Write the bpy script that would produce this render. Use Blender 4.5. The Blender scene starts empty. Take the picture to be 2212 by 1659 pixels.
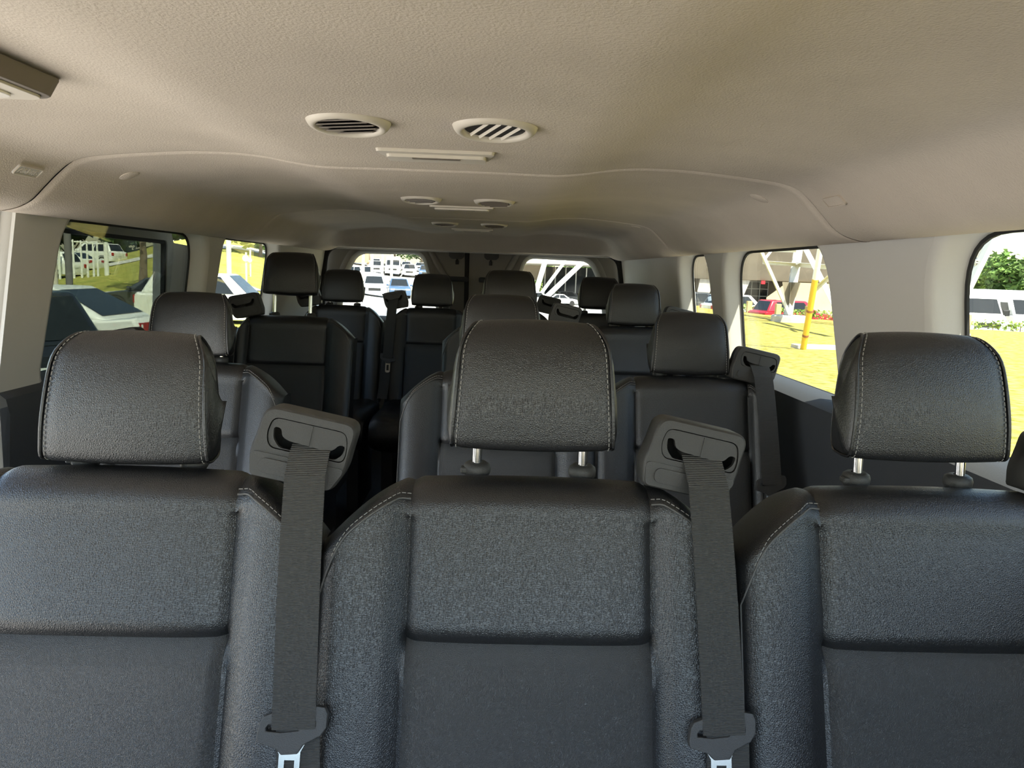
import bpy, bmesh, math, random
from mathutils import Vector, Matrix
from mathutils.geometry import tessellate_polygon

random.seed(7)
S = bpy.context.scene
COL = S.collection
PI = math.pi

# ------------------------------------------------------------------ camera
W_PX, H_PX, F_PX = 2212.0, 1659.0, 1661.0
CX, CY = W_PX / 2, H_PX / 2
VPX, VPY, ROLL = 1062.0, 585.0, 0.03
CAM = Vector((0.105, 0.0, 1.16))
_ey = Vector(((VPX - CX) / F_PX, (VPY - CY) / F_PX, 1.0)).normalized()
_up = Vector((math.sin(ROLL), -math.cos(ROLL), 0))
_ez = (_up - _ey * _up.dot(_ey)).normalized()
_ex = _ey.cross(_ez)


def ray(x, y):
    d = Vector(((x - CX) / F_PX, (y - CY) / F_PX, 1.0))
    return Vector((_ex.dot(d), _ey.dot(d), _ez.dot(d)))


def at_y(x, y, Y):
    d = ray(x, y)
    return CAM + d * ((Y - CAM.y) / d.y)


def at_z(x, y, Z):
    d = ray(x, y)
    return CAM + d * ((Z - CAM.z) / d.z)


cam_data = bpy.data.cameras.new('camera')
cam = bpy.data.objects.new('camera', cam_data)
COL.objects.link(cam)
cam_data.sensor_fit = 'HORIZONTAL'
cam_data.sensor_width = 36.0
cam_data.lens = 36.0 * F_PX / W_PX
cam_data.clip_start = 0.02
cam_data.clip_end = 600
# image axes (right, down, forward) in world space -> blender camera (x right, y up, z back)
c_r = Vector((_ex.x, _ey.x, _ez.x))
c_d = Vector((_ex.y, _ey.y, _ez.y))
c_f = Vector((_ex.z, _ey.z, _ez.z))
m = Matrix((c_r, -c_d, -c_f)).transposed().to_4x4()
m.translation = CAM
cam.matrix_world = m
S.camera = cam

# ------------------------------------------------------------------ world, sun, exposure
SUN_DIR = Vector((0.28, -0.75, 1.20)).normalized()      # towards the sun: behind the camera, to its right
world = bpy.data.worlds.new('sky')
S.world = world
world.use_nodes = True
nt = world.node_tree
bg = nt.nodes['Background']
sky = nt.nodes.new('ShaderNodeTexSky')
sky.sky_type = 'NISHITA'
sky.sun_disc = False
sky.sun_elevation = math.asin(SUN_DIR.z)
sky.sun_rotation = math.atan2(SUN_DIR.x, SUN_DIR.y)
sky.air_density = 1.3
sky.dust_density = 1.2
sky.ozone_density = 1.0
nt.links.new(sky.outputs[0], bg.inputs[0])
bg.inputs[1].default_value = 0.22
sun_data = bpy.data.lights.new('sun', 'SUN')
sun = bpy.data.objects.new('sun', sun_data)
COL.objects.link(sun)
sun_data.energy = 9.5
sun_data.angle = 0.009
sun_data.color = (1.0, 0.93, 0.80)
sun.rotation_euler = SUN_DIR.to_track_quat('Z', 'Y').to_euler()
sun.location = (0, 0, 30)

S.view_settings.view_transform = 'Standard'
S.view_settings.look = 'None'
S.view_settings.gamma = 1
S.view_settings.use_curve_mapping = False
S.view_settings.exposure = 1.88

# ------------------------------------------------------------------ materials
MATS = {}


def mat(name, col, rough=0.6, metal=0.0, bump=0.0, bscale=400.0, var=0.0, vscale=6.0, spec=0.5, kind='noise', col2=None, coat=0.0):
    if name in MATS:
        return MATS[name]
    M = bpy.data.materials.new(name)
    M.use_nodes = True
    N, L = M.node_tree.nodes, M.node_tree.links
    b = N['Principled BSDF']
    b.inputs['Base Color'].default_value = (*col, 1)
    b.inputs['Roughness'].default_value = rough
    b.inputs['Metallic'].default_value = metal
    b.inputs['Specular IOR Level'].default_value = spec
    b.inputs['Coat Weight'].default_value = coat
    tc = N.new('ShaderNodeTexCoord')
    if var > 0:
        nz = N.new('ShaderNodeTexNoise')
        nz.inputs['Scale'].default_value = vscale
        nz.inputs['Detail'].default_value = 5
        L.new(tc.outputs['Object'], nz.inputs['Vector'])
        mx = N.new('ShaderNodeMix')
        mx.data_type = 'RGBA'
        c2 = col2 or tuple(min(1, c * (1 + var)) for c in col)
        c1 = col if col2 else tuple(c * (1 - var) for c in col)
        mx.inputs[6].default_value = (*c1, 1)
        mx.inputs[7].default_value = (*c2, 1)
        rp = N.new('ShaderNodeMapRange')
        rp.inputs[1].default_value = 0.35
        rp.inputs[2].default_value = 0.65
        L.new(nz.outputs['Fac'], rp.inputs[0])
        L.new(rp.outputs[0], mx.inputs[0])
        L.new(mx.outputs[2], b.inputs['Base Color'])
    if bump > 0:
        if kind == 'noise':
            t = N.new('ShaderNodeTexNoise')
            t.inputs['Scale'].default_value = bscale
            t.inputs['Detail'].default_value = 3
            out = t.outputs['Fac']
        elif kind == 'voronoi':
            t = N.new('ShaderNodeTexVoronoi')
            t.feature = 'DISTANCE_TO_EDGE'
            t.inputs['Scale'].default_value = bscale
            out = t.outputs['Distance']
        else:
            t = N.new('ShaderNodeTexWave')
            t.bands_direction = 'Z'
            t.inputs['Scale'].default_value = bscale
            t.inputs['Distortion'].default_value = 0.3
            out = t.outputs['Fac']
        L.new(tc.outputs['Object'], t.inputs['Vector'])
        bp = N.new('ShaderNodeBump')
        bp.inputs['Strength'].default_value = bump
        bp.inputs['Distance'].default_value = 0.002
        L.new(out, bp.inputs['Height'])
        L.new(bp.outputs[0], b.inputs['Normal'])
    MATS[name] = M
    return M


def glass(name, tint, gloss=1.0):
    if name in MATS:
        return MATS[name]
    M = bpy.data.materials.new(name)
    M.use_nodes = True
    N, L = M.node_tree.nodes, M.node_tree.links
    N.remove(N['Principled BSDF'])
    t = N.new('ShaderNodeBsdfTransparent')
    t.inputs[0].default_value = (*tint, 1)
    g = N.new('ShaderNodeBsdfGlossy')
    g.inputs['Roughness'].default_value = 0.02
    g.inputs[0].default_value = (gloss, gloss, gloss, 1)
    lw = N.new('ShaderNodeLayerWeight')
    lw.inputs[0].default_value = 0.5
    pw = N.new('ShaderNodeMath')
    pw.operation = 'POWER'
    pw.inputs[1].default_value = 5.0
    L.new(lw.outputs['Facing'], pw.inputs[0])
    fr = N.new('ShaderNodeMath')
    fr.operation = 'MULTIPLY_ADD'
    fr.inputs[1].default_value = 0.8
    fr.inputs[2].default_value = 0.02
    L.new(pw.outputs[0], fr.inputs[0])
    mx = N.new('ShaderNodeMixShader')
    L.new(fr.outputs[0], mx.inputs[0])
    L.new(t.outputs[0], mx.inputs[1])
    L.new(g.outputs[0], mx.inputs[2])
    L.new(mx.outputs[0], N['Material Output'].inputs[0])
    MATS[name] = M
    return M


M_HEAD = mat('headliner_cloth', (0.57, 0.495, 0.41), 0.95, bump=0.55, bscale=330, var=0.07, vscale=3.0, spec=0.1)
M_TRIM = mat('grey_pillar_trim', (0.58, 0.56, 0.52), 0.75, bump=0.15, bscale=900, spec=0.3)
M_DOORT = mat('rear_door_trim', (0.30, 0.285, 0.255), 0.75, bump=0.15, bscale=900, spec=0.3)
M_TRIMD = mat('charcoal_lower_trim', (0.050, 0.054, 0.062), 0.55, bump=0.2, bscale=700, spec=0.4)
M_LEA = mat('black_leather', (0.013, 0.013, 0.014), 0.38, bump=0.36, bscale=430, kind='voronoi', spec=0.85)
M_LEAS = mat('black_leather_smooth', (0.011, 0.011, 0.012), 0.34, bump=0.3, bscale=500, spec=0.8)
M_PERF = mat('black_leather_perforated', (0.034, 0.034, 0.034), 0.45, bump=0.6, bscale=800, kind='voronoi', spec=0.8)
M_PIPE = mat('piping_glare_grey', (0.10, 0.097, 0.093), 0.55)  # dark piping painted paler: its glare is put into the colour
M_STITCH = mat('pale_thread', (0.30, 0.29, 0.27), 0.8)
M_PLAST = mat('charcoal_plastic', (0.050, 0.048, 0.046), 0.48, bump=0.25, bscale=900, spec=0.5)
M_BLACK = mat('black_plastic', (0.012, 0.012, 0.012), 0.5)
M_RUB = mat('black_rubber', (0.010, 0.010, 0.010), 0.7)
M_CHROME = mat('chrome', (0.82, 0.82, 0.80), 0.12, metal=1.0)
M_STEEL = mat('plated_steel', (0.75, 0.77, 0.78), 0.25, metal=1.0)
M_WEB = mat('seat_belt_webbing', (0.098, 0.095, 0.090), 0.75, bump=0.8, bscale=190, kind='wave', spec=0.25)
M_BEIGE = mat('beige_plastic', (0.60, 0.54, 0.45), 0.5, spec=0.4)
M_BEIGED = mat('taupe_plastic', (0.17, 0.14, 0.11), 0.55)
M_LENS = mat('lamp_lens', (0.85, 0.80, 0.72), 0.25)
M_FLOOR = mat('black_floor_vinyl', (0.03, 0.03, 0.03), 0.7, bump=0.3, bscale=200)
M_WHITE = mat('white_paint', (0.80, 0.80, 0.78), 0.35, coat=0.5)
M_GL = glass('tinted_window_glass', (0.665, 0.68, 0.66))
M_GLD = glass('dark_door_glass', (0.43, 0.455, 0.42), 1.0)
M_GLC = glass('clear_glass', (0.96, 0.97, 0.96))


# ------------------------------------------------------------------ mesh helpers
class MB:
    def __init__(self):
        self.v, self.f = [], []

    def add(self, verts, faces):
        o = len(self.v)
        self.v += [tuple(p) for p in verts]
        self.f += [tuple(i + o for i in fc) for fc in faces]
        return self

    def grid(self, rows, close_u=False, close_v=False):
        o = len(self.v)
        n, k = len(rows), len(rows[0])
        for r in rows:
            self.v += [tuple(p) for p in r]
        for i in range(n if close_u else n - 1):
            for j in range(k if close_v else k - 1):
                a, b = i, (i + 1) % n
                c, d = j, (j + 1) % k
                self.f.append((o + a * k + c, o + a * k + d, o + b * k + d, o + b * k + c))
        return self

    def box(self, c, s, rz=0.0, R=None):
        c = Vector(c)
        R = R or Matrix.Rotation(rz, 3, 'Z')
        vs = [c + R @ Vector((sx * s[0] / 2, sy * s[1] / 2, sz * s[2] / 2)) for sx in (-1, 1) for sy in (-1, 1) for sz in (-1, 1)]
        return self.add(vs, [(0, 1, 3, 2), (4, 6, 7, 5), (0, 4, 5, 1), (2, 3, 7, 6), (0, 2, 6, 4), (1, 5, 7, 3)])

    def tube(self, pts, r, n=8, cap=True, r1=None):
        pts = [Vector(p) for p in pts]
        rows = []
        prev = None
        for i, p in enumerate(pts):
            t = (pts[min(i + 1, len(pts) - 1)] - pts[max(i - 1, 0)]).normalized()
            if prev is None:
                a = Vector((0, 0, 1)) if abs(t.z) < 0.9 else Vector((1, 0, 0))
                u = t.cross(a).normalized()
            else:
                u = (prev - t * prev.dot(t)).normalized()
            prev = u
            w = t.cross(u)
            rr = r if r1 is None else r + (r1 - r) * i / (len(pts) - 1)
            rows.append([p + (u * math.cos(2 * PI * k / n) + w * math.sin(2 * PI * k / n)) * rr for k in range(n)])
        o = len(self.v)
        self.grid(rows, close_v=True)
        if cap:
            self.f.append(tuple(o + k for k in range(n)))
            e = o + (len(rows) - 1) * n
            self.f.append(tuple(e + n - 1 - k for k in range(n)))
        return self

    def lathe(self, prof, c, n=24, axis='Z'):
        rows = []
        for r, h in prof:
            row = []
            for k in range(n):
                a = 2 * PI * k / n
                p = {'Z': (r * math.cos(a), r * math.sin(a), h), 'Y': (r * math.cos(a), h, r * math.sin(a)), 'X': (h, r * math.cos(a), r * math.sin(a))}[axis]
                row.append((c[0] + p[0], c[1] + p[1], c[2] + p[2]))
            rows.append(row)
        return self.grid(rows, close_v=True)

    def prism(self, poly, fn0, fn1, holes=()):
        """flat plate from a 2D outline with holes: fn0/fn1 map (a, b) to the two faces"""
        loops = [list(poly)] + [list(h) for h in holes]
        tri = tessellate_polygon([[Vector((a, b, 0)) for a, b in lp] for lp in loops])
        flat = [p for lp in loops for p in lp]
        n = len(flat)
        self.add([fn0(*p) for p in flat] + [fn1(*p) for p in flat],
                 [tuple(t) for t in tri] + [tuple(i + n for i in reversed(t)) for t in tri])
        o = len(self.v) - 2 * n
        k = 0
        for lp in loops:
            m_ = len(lp)
            for i in range(m_):
                a, b = k + i, k + (i + 1) % m_
                self.f.append((o + a, o + b, o + b + n, o + a + n))
            k += m_
        return self

    def build(self, name, material, parent=None, smooth=None, bevel=None, kind=None, loc=None):
        me = bpy.data.meshes.new(name)
        me.from_pydata(self.v, [], self.f)
        bm = bmesh.new()
        bm.from_mesh(me)
        bmesh.ops.recalc_face_normals(bm, faces=bm.faces)
        bm.to_mesh(me)
        bm.free()
        me.materials.append(material)
        if smooth is not None:
            me.polygons.foreach_set('use_smooth', [True] * len(me.polygons))
            me.set_sharp_from_angle(angle=math.radians(smooth))
        o = bpy.data.objects.new(name, me)
        COL.objects.link(o)
        if parent:
            o.parent = parent
        if bevel:
            md = o.modifiers.new('bevel', 'BEVEL')
            md.width = bevel
            md.segments = 3
            md.limit_method = 'ANGLE'
            md.angle_limit = math.radians(30)
        if kind:
            o['kind'] = kind
        if loc:
            o.location = loc
        return o


def empty(name, loc=(0, 0, 0), rz=0.0, label=None, cat=None, group=None, kind=None):
    o = bpy.data.objects.new(name, None)
    COL.objects.link(o)
    o.empty_display_size = 0.05
    o.location = loc
    o.rotation_euler = (0, 0, rz)
    return tag(o, label, cat, group, kind)


def tag(o, label=None, cat=None, group=None, kind=None):
    for k, v in (('label', label), ('category', cat), ('group', group), ('kind', kind)):
        if v:
            o[k] = v
    return o


def share(src, parent, loc=None):
    c = src.copy()
    COL.objects.link(c)
    c.parent = parent
    if loc is not None:
        c.location = loc
    return c


def copy_tree(o, parent):
    c = share(o, parent)
    for ch in o.children:
        copy_tree(ch, c)
    return c


def rrect(x0, x1, y0, y1, r, n=5):
    out = []
    for cx, cy, a0 in ((x1 - r, y1 - r, 0), (x0 + r, y1 - r, 90), (x0 + r, y0 + r, 180), (x1 - r, y0 + r, 270)):
        for i in range(n + 1):
            a = math.radians(a0 + 90 * i / n)
            out.append((cx + r * math.cos(a), cy + r * math.sin(a)))
    return out


def round_poly(pts, rs, n=5):
    """rounded corners on a polygon; rs one radius or one per corner"""
    out = []
    k = len(pts)
    for i in range(k):
        p = Vector(pts[i])
        a = Vector(pts[i - 1]) - p
        b = Vector(pts[(i + 1) % k]) - p
        r = rs[i] if isinstance(rs, (list, tuple)) else rs
        r = min(r, a.length * 0.49, b.length * 0.49)
        pa, pb = p + a.normalized() * r, p + b.normalized() * r
        for j in range(n + 1):
            t = j / n
            q = pa * (1 - t) ** 2 + p * 2 * t * (1 - t) + pb * t * t
            out.append((q.x, q.y))
    return out


def offset_poly(poly, d):
    """moves a counter-clockwise or clockwise outline outwards by d"""
    n = len(poly)
    area = sum(poly[i][0] * poly[(i + 1) % n][1] - poly[(i + 1) % n][0] * poly[i][1] for i in range(n))
    s = 1 if area > 0 else -1
    out = []
    for i in range(n):
        a, b = Vector(poly[i - 1]), Vector(poly[(i + 1) % n])
        t = (b - a)
        if t.length < 1e-9:
            out.append(poly[i])
            continue
        t.normalize()
        out.append((poly[i][0] + s * t.y * d, poly[i][1] - s * t.x * d))
    return out


def interp(tab, x):
    if x <= tab[0][0]:
        return tab[0][1]
    for (a, fa), (b, fb) in zip(tab, tab[1:]):
        if x <= b:
            t = (x - a) / (b - a)
            return fa + (fb - fa) * t
    return tab[-1][1]


def sstep(a, b, x):
    t = max(0.0, min(1.0, (x - a) / (b - a)))
    return t * t * (3 - 2 * t)


# ------------------------------------------------------------------ van shell: floor
fl = MB().box((0, 1.0, -0.03), (1.80, 4.2, 0.06))
floor = fl.build('floor', M_FLOOR, kind='structure')
MB().box((0, 3.49, 0.0), (1.78, 2.20, 0.12)).build('raised_floor_step', M_FLOOR, floor)

# ------------------------------------------------------------------ headliner
CS = [(0, 1.348), (0.10, 1.348), (0.20, 1.347), (0.24, 1.348), (0.29, 1.354), (0.34, 1.362), (0.40, 1.366), (0.48, 1.365), (0.56, 1.359),
      (0.63, 1.352), (0.67, 1.346), (0.70, 1.335), (0.725, 1.315), (0.75, 1.290), (0.775, 1.265), (0.80, 1.251), (0.825, 1.244), (0.843, 1.242)]


def dense(tab, n):
    out = []
    for i in range(n):
        t = i / (n - 1) * (len(tab) - 1)
        k = min(int(t), len(tab) - 2)
        u = t - k
        p = [tab[max(0, min(len(tab) - 1, k + d))] for d in (-1, 0, 1, 2)]
        q = []
        for c in (0, 1):
            a0, a1, a2, a3 = (p[j][c] for j in range(4))
            q.append(0.5 * (2 * a1 + (a2 - a0) * u + (2 * a0 - 5 * a1 + 4 * a2 - a3) * u * u + (3 * a1 - a0 - 3 * a2 + a3) * u ** 3))
        out.append(tuple(q))
    return out


half = dense(CS, 60)
SEC = [(-x, z) for x, z in reversed(half)] + half[1:]


def sec_z(x, lift=0.0):
    return interp([(a, b) for a, b in half], abs(x))


def headliner(y0, y1, name, rear=False, dz=0.0):
    rows = []
    ys = []
    n = max(6, int((y1 - y0) / 0.06))
    ys = [y0, y0 + 0.004, y0 + 0.010] + [y0 + 0.02 + (y1 - y0 - 0.04) * i / n for i in range(n + 1)] + [y1 - 0.010, y1 - 0.004, y1]
    for y in ys:
        e = 0.0
        d = min(y - y0, y1 - y)
        if d < 0.012:
            e = 0.010 * (1 - d / 0.012) ** 2
        row = []
        # outer lip, hanging edge
        L_ = [(-0.858, 1.262), (-0.852, 1.246)] + SEC + [(0.852, 1.246), (0.858, 1.262)]
        for i, (x, z) in enumerate(L_):
            zz = z + dz
            xx = x
            s = sstep(0.66, 0.74, abs(x))
            # soft joint edge pulls up (top) and outwards (sides)
            zz += e * (1 - s)
            xx += math.copysign(e * s, x)
            if rear:
                t = sstep(4.13, 4.29, y)
                top = max(0.0, zz - 1.262)
                w = 1 - sstep(0.73, 0.83, abs(x))
                zz = zz - top * t * (0.15 + 0.85 * w)
            row.append((xx, y, zz))
        rows.append(row)
    # thickness: second skin above
    m_ = MB().grid(rows)
    return m_


ceiling = empty('ceiling', (0, 0, 0), kind='structure')
headliner(-0.62, 1.535, 'a').build('headliner_panel', M_HEAD, ceiling, smooth=60)
headliner(1.545, 2.945, 'b').build('headliner_panel', M_HEAD, ceiling, smooth=60)
headliner(2.955, 4.47, 'c', rear=True).build('headliner_panel', M_HEAD, ceiling, smooth=60)
# dark backing seen only in the joints, and the outer roof that closes the shell
jb = MB()
for yj in (1.54, 2.95):
    jb.grid([[(x * 1.004, yj + d, z + 0.014) for x, z in SEC] for d in (-0.03, 0.03)])
jb.build('joint_backing', M_RUB, ceiling, smooth=60)
rf = MB()
rf.grid([[(x, y, z) for x, z in ((-1.034, 1.285), (-0.96, 1.33), (-0.90, 1.40), (-0.80, 1.44), (0, 1.46), (0.80, 1.44), (0.90, 1.40), (0.95, 1.33), (0.985, 1.275))] for y in (-0.70, 4.72)])  # left edge pushed out past the body to shade the open door's top
rf.build('roof_panel', M_WHITE, ceiling, smooth=60)
tr = MB()
for s in (-1, 1):                                        # pale welt along the rear edge of the headliner
    pass
tr.tube([(x, 4.472, 1.262 + 0.0 * x) for x in [-0.80 + 1.60 * i / 30 for i in range(31)]], 0.006, 8)
tr.build('rear_edge_welt', M_TRIM, ceiling, smooth=60)

# ------------------------------------------------------------------ side walls with window openings (inner skin, reveals, glass)
def wall_x(z, s):
    return s * (0.862 + (1.25 - z) * 0.16)


def reveal(loop, s, depth, name, parent, inset=0.012):
    big = offset_poly(loop, 0.016)
    mid = offset_poly(loop, 0.006)
    sm = offset_poly(loop, -inset)
    rings = []
    for lp, dx in ((big, 0.0), (mid, 0.003), (loop, 0.010), (offset_poly(loop, -0.002), 0.020), (sm, depth - 0.006), (sm, depth)):
        rings.append([(wall_x(z, s) + s * dx, y, z) for y, z in lp])
    return MB().grid(rings, close_v=True).build(name, M_TRIM, parent, smooth=50)


def window(n, loop, s, depth, parentless=True, material=None, seal=0.007, inset=0.012):
    gl = offset_poly(loop, -inset + 0.006)
    gin = offset_poly(loop, -inset - seal)
    w = empty('window_%d' % n, (0, 0, 0), kind='structure')
    MB().prism(gl, lambda y, z: (wall_x(z, s) + s * depth, y, z), lambda y, z: (wall_x(z, s) + s * (depth + 0.005), y, z)).build('pane', material or M_GL, w)
    MB().prism(gl, lambda y, z: (wall_x(z, s) + s * (depth - 0.006), y, z), lambda y, z: (wall_x(z, s) + s * (depth - 0.001), y, z), [gin]).build('seal', M_RUB, w)
    return w


def win_loop(y0, y1, z0, z1, tn, tf, bn=0.05, bf=0.05, lean=0.0):
    """near edge y0, far edge y1; tn/tf the large top corner radii; lean slants the near edge"""
    pts = [(y0, z0), (y1 + 0.0, z0), (y1 - lean, z1), (y0 + lean, z1)]
    return round_poly(pts, [bn, bf, tf, tn], 8)


def wall(side, loops, y0, y1, z0=0.835, z1=1.34, door=None):
    s = -1 if side == 'left' else 1
    wl = empty('wall_' + side, (0, 0, 0), kind='structure')
    outer = [(y0, z0), (y1, z0), (y1, z1), (y0, z1)]
    big = [offset_poly(lp, 0.016) for lp in loops]
    MB().prism(outer, lambda y, z: (wall_x(z, s), y, z), lambda y, z: (wall_x(z, s) + s * 0.012, y, z), big).build('upper_trim', M_TRIM, wl)
    out_l = [offset_poly(lp, 0.030) for lp in loops]
    MB().prism([(y0, 0.2), (y1, 0.2), (y1, z1), (y0, z1)], lambda y, z: (wall_x(max(z, 0.7), s) + s * 0.062, y, z), lambda y, z: (wall_x(max(z, 0.7), s) + s * 0.075, y, z), out_l).build('outer_panel', M_WHITE, wl)
    for lp in loops:
        reveal(lp, s, 0.062, 'window_reveal', wl)
    # lower charcoal trim with a ledge below the glass
    prof = [(wall_x(0.86, s) + s * 0.058, 0.881), (wall_x(0.86, s) + s * 0.004, 0.875), (wall_x(0.85, s) - s * 0.020, 0.858), (wall_x(0.83, s) - s * 0.030, 0.825),
            (wall_x(0.8, s) - s * 0.026, 0.70), (wall_x(0.8, s) - s * 0.02, 0.40), (wall_x(0.8, s) - s * 0.02, 0.0)]
    return wl, s, prof


R1 = win_loop(0.30, 1.362, 0.862, 1.266, 0.10, 0.13, lean=0.02)
R2 = win_loop(1.742, 2.600, 0.862, 1.262, 0.13, 0.14, lean=0.03)
R3 = win_loop(2.725, 3.215, 0.862, 1.262, 0.12, 0.12, lean=0.03)
wr, s_, prof = wall('right', [R1, R2, R3], 0.12, 4.55)
MB().grid([[(x, y, z) for x, z in prof] for y in (0.12, 1.0, 2.0, 3.0, 4.55)]).build('lower_trim', M_TRIMD, wr, smooth=40)
for i, lp in enumerate((R1, R2, R3)):
    window(i + 1, lp, 1, 0.062)
L2 = win_loop(1.778, 2.740, 0.862, 1.262, 0.10, 0.12, lean=0.03)
L3 = win_loop(2.842, 3.63, 0.862, 1.262, 0.08, 0.10, lean=0.02)
wl, s_, prof = wall('left', [L2, L3], 1.62, 4.55)
MB().grid([[(x, y, z) for x, z in prof] for y in (1.62, 2.0, 3.0, 4.55)]).build('lower_trim', M_TRIMD, wl, smooth=40)
# rounded door post at the front end of the left wall, with its pale door seal
pp = MB()
ring = []
for z in [0.0, 0.40, 0.83, 0.95, 1.05, 1.15, 1.24, 1.30]:
    x0 = wall_x(max(z, 0.83), -1)
    ring.append([(x0, 1.635, z), (x0 - 0.004, 1.623, z), (x0 - 0.014, 1.613, z), (x0 - 0.03, 1.609, z), (x0 - 0.075, 1.609, z)])
pp.grid(ring).build('door_post_edge', M_TRIM, wl, smooth=60)
MB().tube([(wall_x(max(z, 0.83), -1) - 0.035, 1.601, z) for z in [0.05 + 1.2 * i / 14 for i in range(15)]], 0.010, 8).build('door_seal', M_TRIM, wl, smooth=60)
window(4, L2, -1, 0.062)
window(5, L3, -1, 0.062)

# slid-open side door standing outside the left window
door3 = empty('door_3', (0, 0, 0), kind='structure')
dx0 = -1.035
d_out = round_poly([(1.62, 0.10), (3.10, 0.10), (3.10, 1.00), (3.03, 1.212), (2.825, 1.220), (2.80, 1.30), (1.62, 1.30)], [0.05, 0.05, 0.1, 0.03, 0.012, 0.02, 0.08], 6)
d_hole = round_poly([(1.80, 0.84), (2.735, 0.84), (2.775, 1.226), (1.88, 1.236)], [0.06, 0.05, 0.02, 0.10], 6)
MB().prism(d_out, lambda y, z: (dx0, y, z), lambda y, z: (dx0 - 0.05, y, z), [d_hole]).build('door_inner_trim', M_TRIM, door3, bevel=0.006)
MB().prism(offset_poly(d_hole, 0.01), lambda y, z: (dx0 - 0.02, y, z), lambda y, z: (dx0 - 0.025, y, z)).build('door_pane', M_GLD, door3)
MB().prism(offset_poly(d_hole, 0.002), lambda y, z: (dx0 - 0.005, y, z), lambda y, z: (dx0 - 0.018, y, z), [offset_poly(d_hole, -0.012)]).build('pane_seal', M_RUB, door3)
MB().box((dx0 + 0.012, 2.30, 0.845), (0.03, 0.95, 0.05)).build('sill_trim', M_TRIMD, door3, bevel=0.008)

# ------------------------------------------------------------------ rear doors
YR = 4.60


def rear_door(n, s, xin, xout):
    """s = -1 left door, +1 right door"""
    d = empty('door_%d' % n, (0, 0, 0), kind='structure')
    out = round_poly([(xin, 0.02), (xout, 0.02), (xout, 1.10), (xout, 1.272), (xin, 1.272)], [0.01, 0.01, 0.01, 0.01, 0.01], 8)
    hole = round_poly([(s * 0.19, 0.86), (s * 0.80, 0.86), (s * 0.765, 1.10), (s * 0.69, 1.245), (s * 0.305, 1.252)], [0.06, 0.06, 0.3, 0.06, 0.06], 8)
    MB().prism(out, lambda x, z: (x, YR, z), lambda x, z: (x, YR + 0.05, z), [hole]).build('door_trim', M_DOORT, d, bevel=0.01)
    rings = []
    for off, dy in ((0.045, -0.001), (0.03, 0.004 - 0.014), (0.012, -0.012), (0.0, 0.0), (-0.012, 0.04)):
        rings.append([(x, YR + dy, z) for x, z in offset_poly(hole, off)])
    MB().grid(rings, close_v=True).build('window_surround', M_DOORT, d, smooth=50)
    MB().prism(offset_poly(hole, -0.004), lambda x, z: (x, YR + 0.035, z), lambda x, z: (x, YR + 0.04, z)).build('pane', M_GL, d)
    rid = MB()
    rid.tube([(s * 0.255, YR - 0.012, 1.262), (s * 0.215, YR - 0.014, 1.19), (s * 0.18, YR - 0.014, 1.13), (s * 0.16, YR - 0.008, 1.10)], 0.018, 10)
    rid.build('trim_ridge', M_DOORT, d, smooth=60)
    MB().box((s * 0.095, YR - 0.018, 1.105), (0.13, 0.03, 0.03)).build('pull_recess', M_TRIMD, d, bevel=0.01)
    lt = MB().prism(round_poly([(s * 0.06, 1.272), (s * 0.06, 1.235), (s * 0.075, 1.222), (s * 0.13, 1.222), (s * 0.145, 1.235), (s * 0.145, 1.272)], 0.006, 3),
                    lambda x, z: (x, YR - 0.07, z), lambda x, z: (x, YR - 0.002, z)).build('latch_box', M_BLACK, d, bevel=0.003)
    MB().lathe([(0.0, -0.034), (0.010, -0.034), (0.010, -0.012), (0.006, -0.008), (0.006, 0.0)], (s * 0.098, YR - 0.05, 1.224), 12).build('latch_pin', M_BLACK, lt, smooth=40)
    return d


rear_door(1, -1, -0.052, -0.895)
rear_door(2, 1, -0.030, 0.895)
MB().prism([(-0.054, 0.0), (-0.028, 0.0), (-0.028, 1.275), (-0.054, 1.275)], lambda x, z: (x, YR - 0.014, z), lambda x, z: (x, YR + 0.03, z)).build('trim_1', M_RUB, kind='structure', bevel=0.004)
# black weather seal round the rear opening and the rear corner trims
fr_out = round_poly([(-0.90, 0.0), (0.90, 0.0), (0.90, 1.05), (0.865, 1.29), (-0.875, 1.29), (-0.90, 1.05)], [0.02, 0.02, 0.3, 0.10, 0.10, 0.3], 8)
MB().prism(fr_out, lambda x, z: (x, 4.548, z), lambda x, z: (x, 4.585, z), [offset_poly(fr_out, -0.03)]).build('trim_2', M_RUB, kind='structure')
bh = MB().box((0, 4.66, 1.36), (1.9, 0.10, 0.20))
bh.box((0, 4.66, 0.0), (1.9, 0.10, 0.1)).box((-0.91, 4.66, 0.65), (0.12, 0.1, 1.3)).box((0.91, 4.66, 0.65), (0.12, 0.1, 1.3))
bh.build('wall_rear', M_WHITE, kind='structure')

# front of the cabin (behind the camera): cowl, windscreen, door openings
fw = empty('wall_front', (0, 0, 0), kind='structure')
MB().box((0, -1.30, 0.40), (1.86, 0.5, 0.95)).build('dashboard', M_TRIMD, fw, bevel=0.05)
MB().prism([(-0.86, 0.0), (0.86, 0.0), (0.80, 1.0), (-0.80, 1.0)], lambda a, t: (a, -1.32 + 0.70 * t, 0.88 + 0.46 * t), lambda a, t: (a, -1.325 + 0.70 * t, 0.885 + 0.46 * t)).build('windscreen', M_GLC, fw)
pm = MB()
for s in (-1, 1):
    pm.tube([(s * 0.90, -1.35, 0.86), (s * 0.84, -0.62, 1.34)], 0.045, 10)
    pm.box((s * 0.91, -0.55, 0.42), (0.06, 1.4, 0.90))
    pm.box((s * 0.90, 0.18, 0.66), (0.06, 0.12, 1.34))
pm.build('front_pillar', M_TRIMD, fw)
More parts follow.
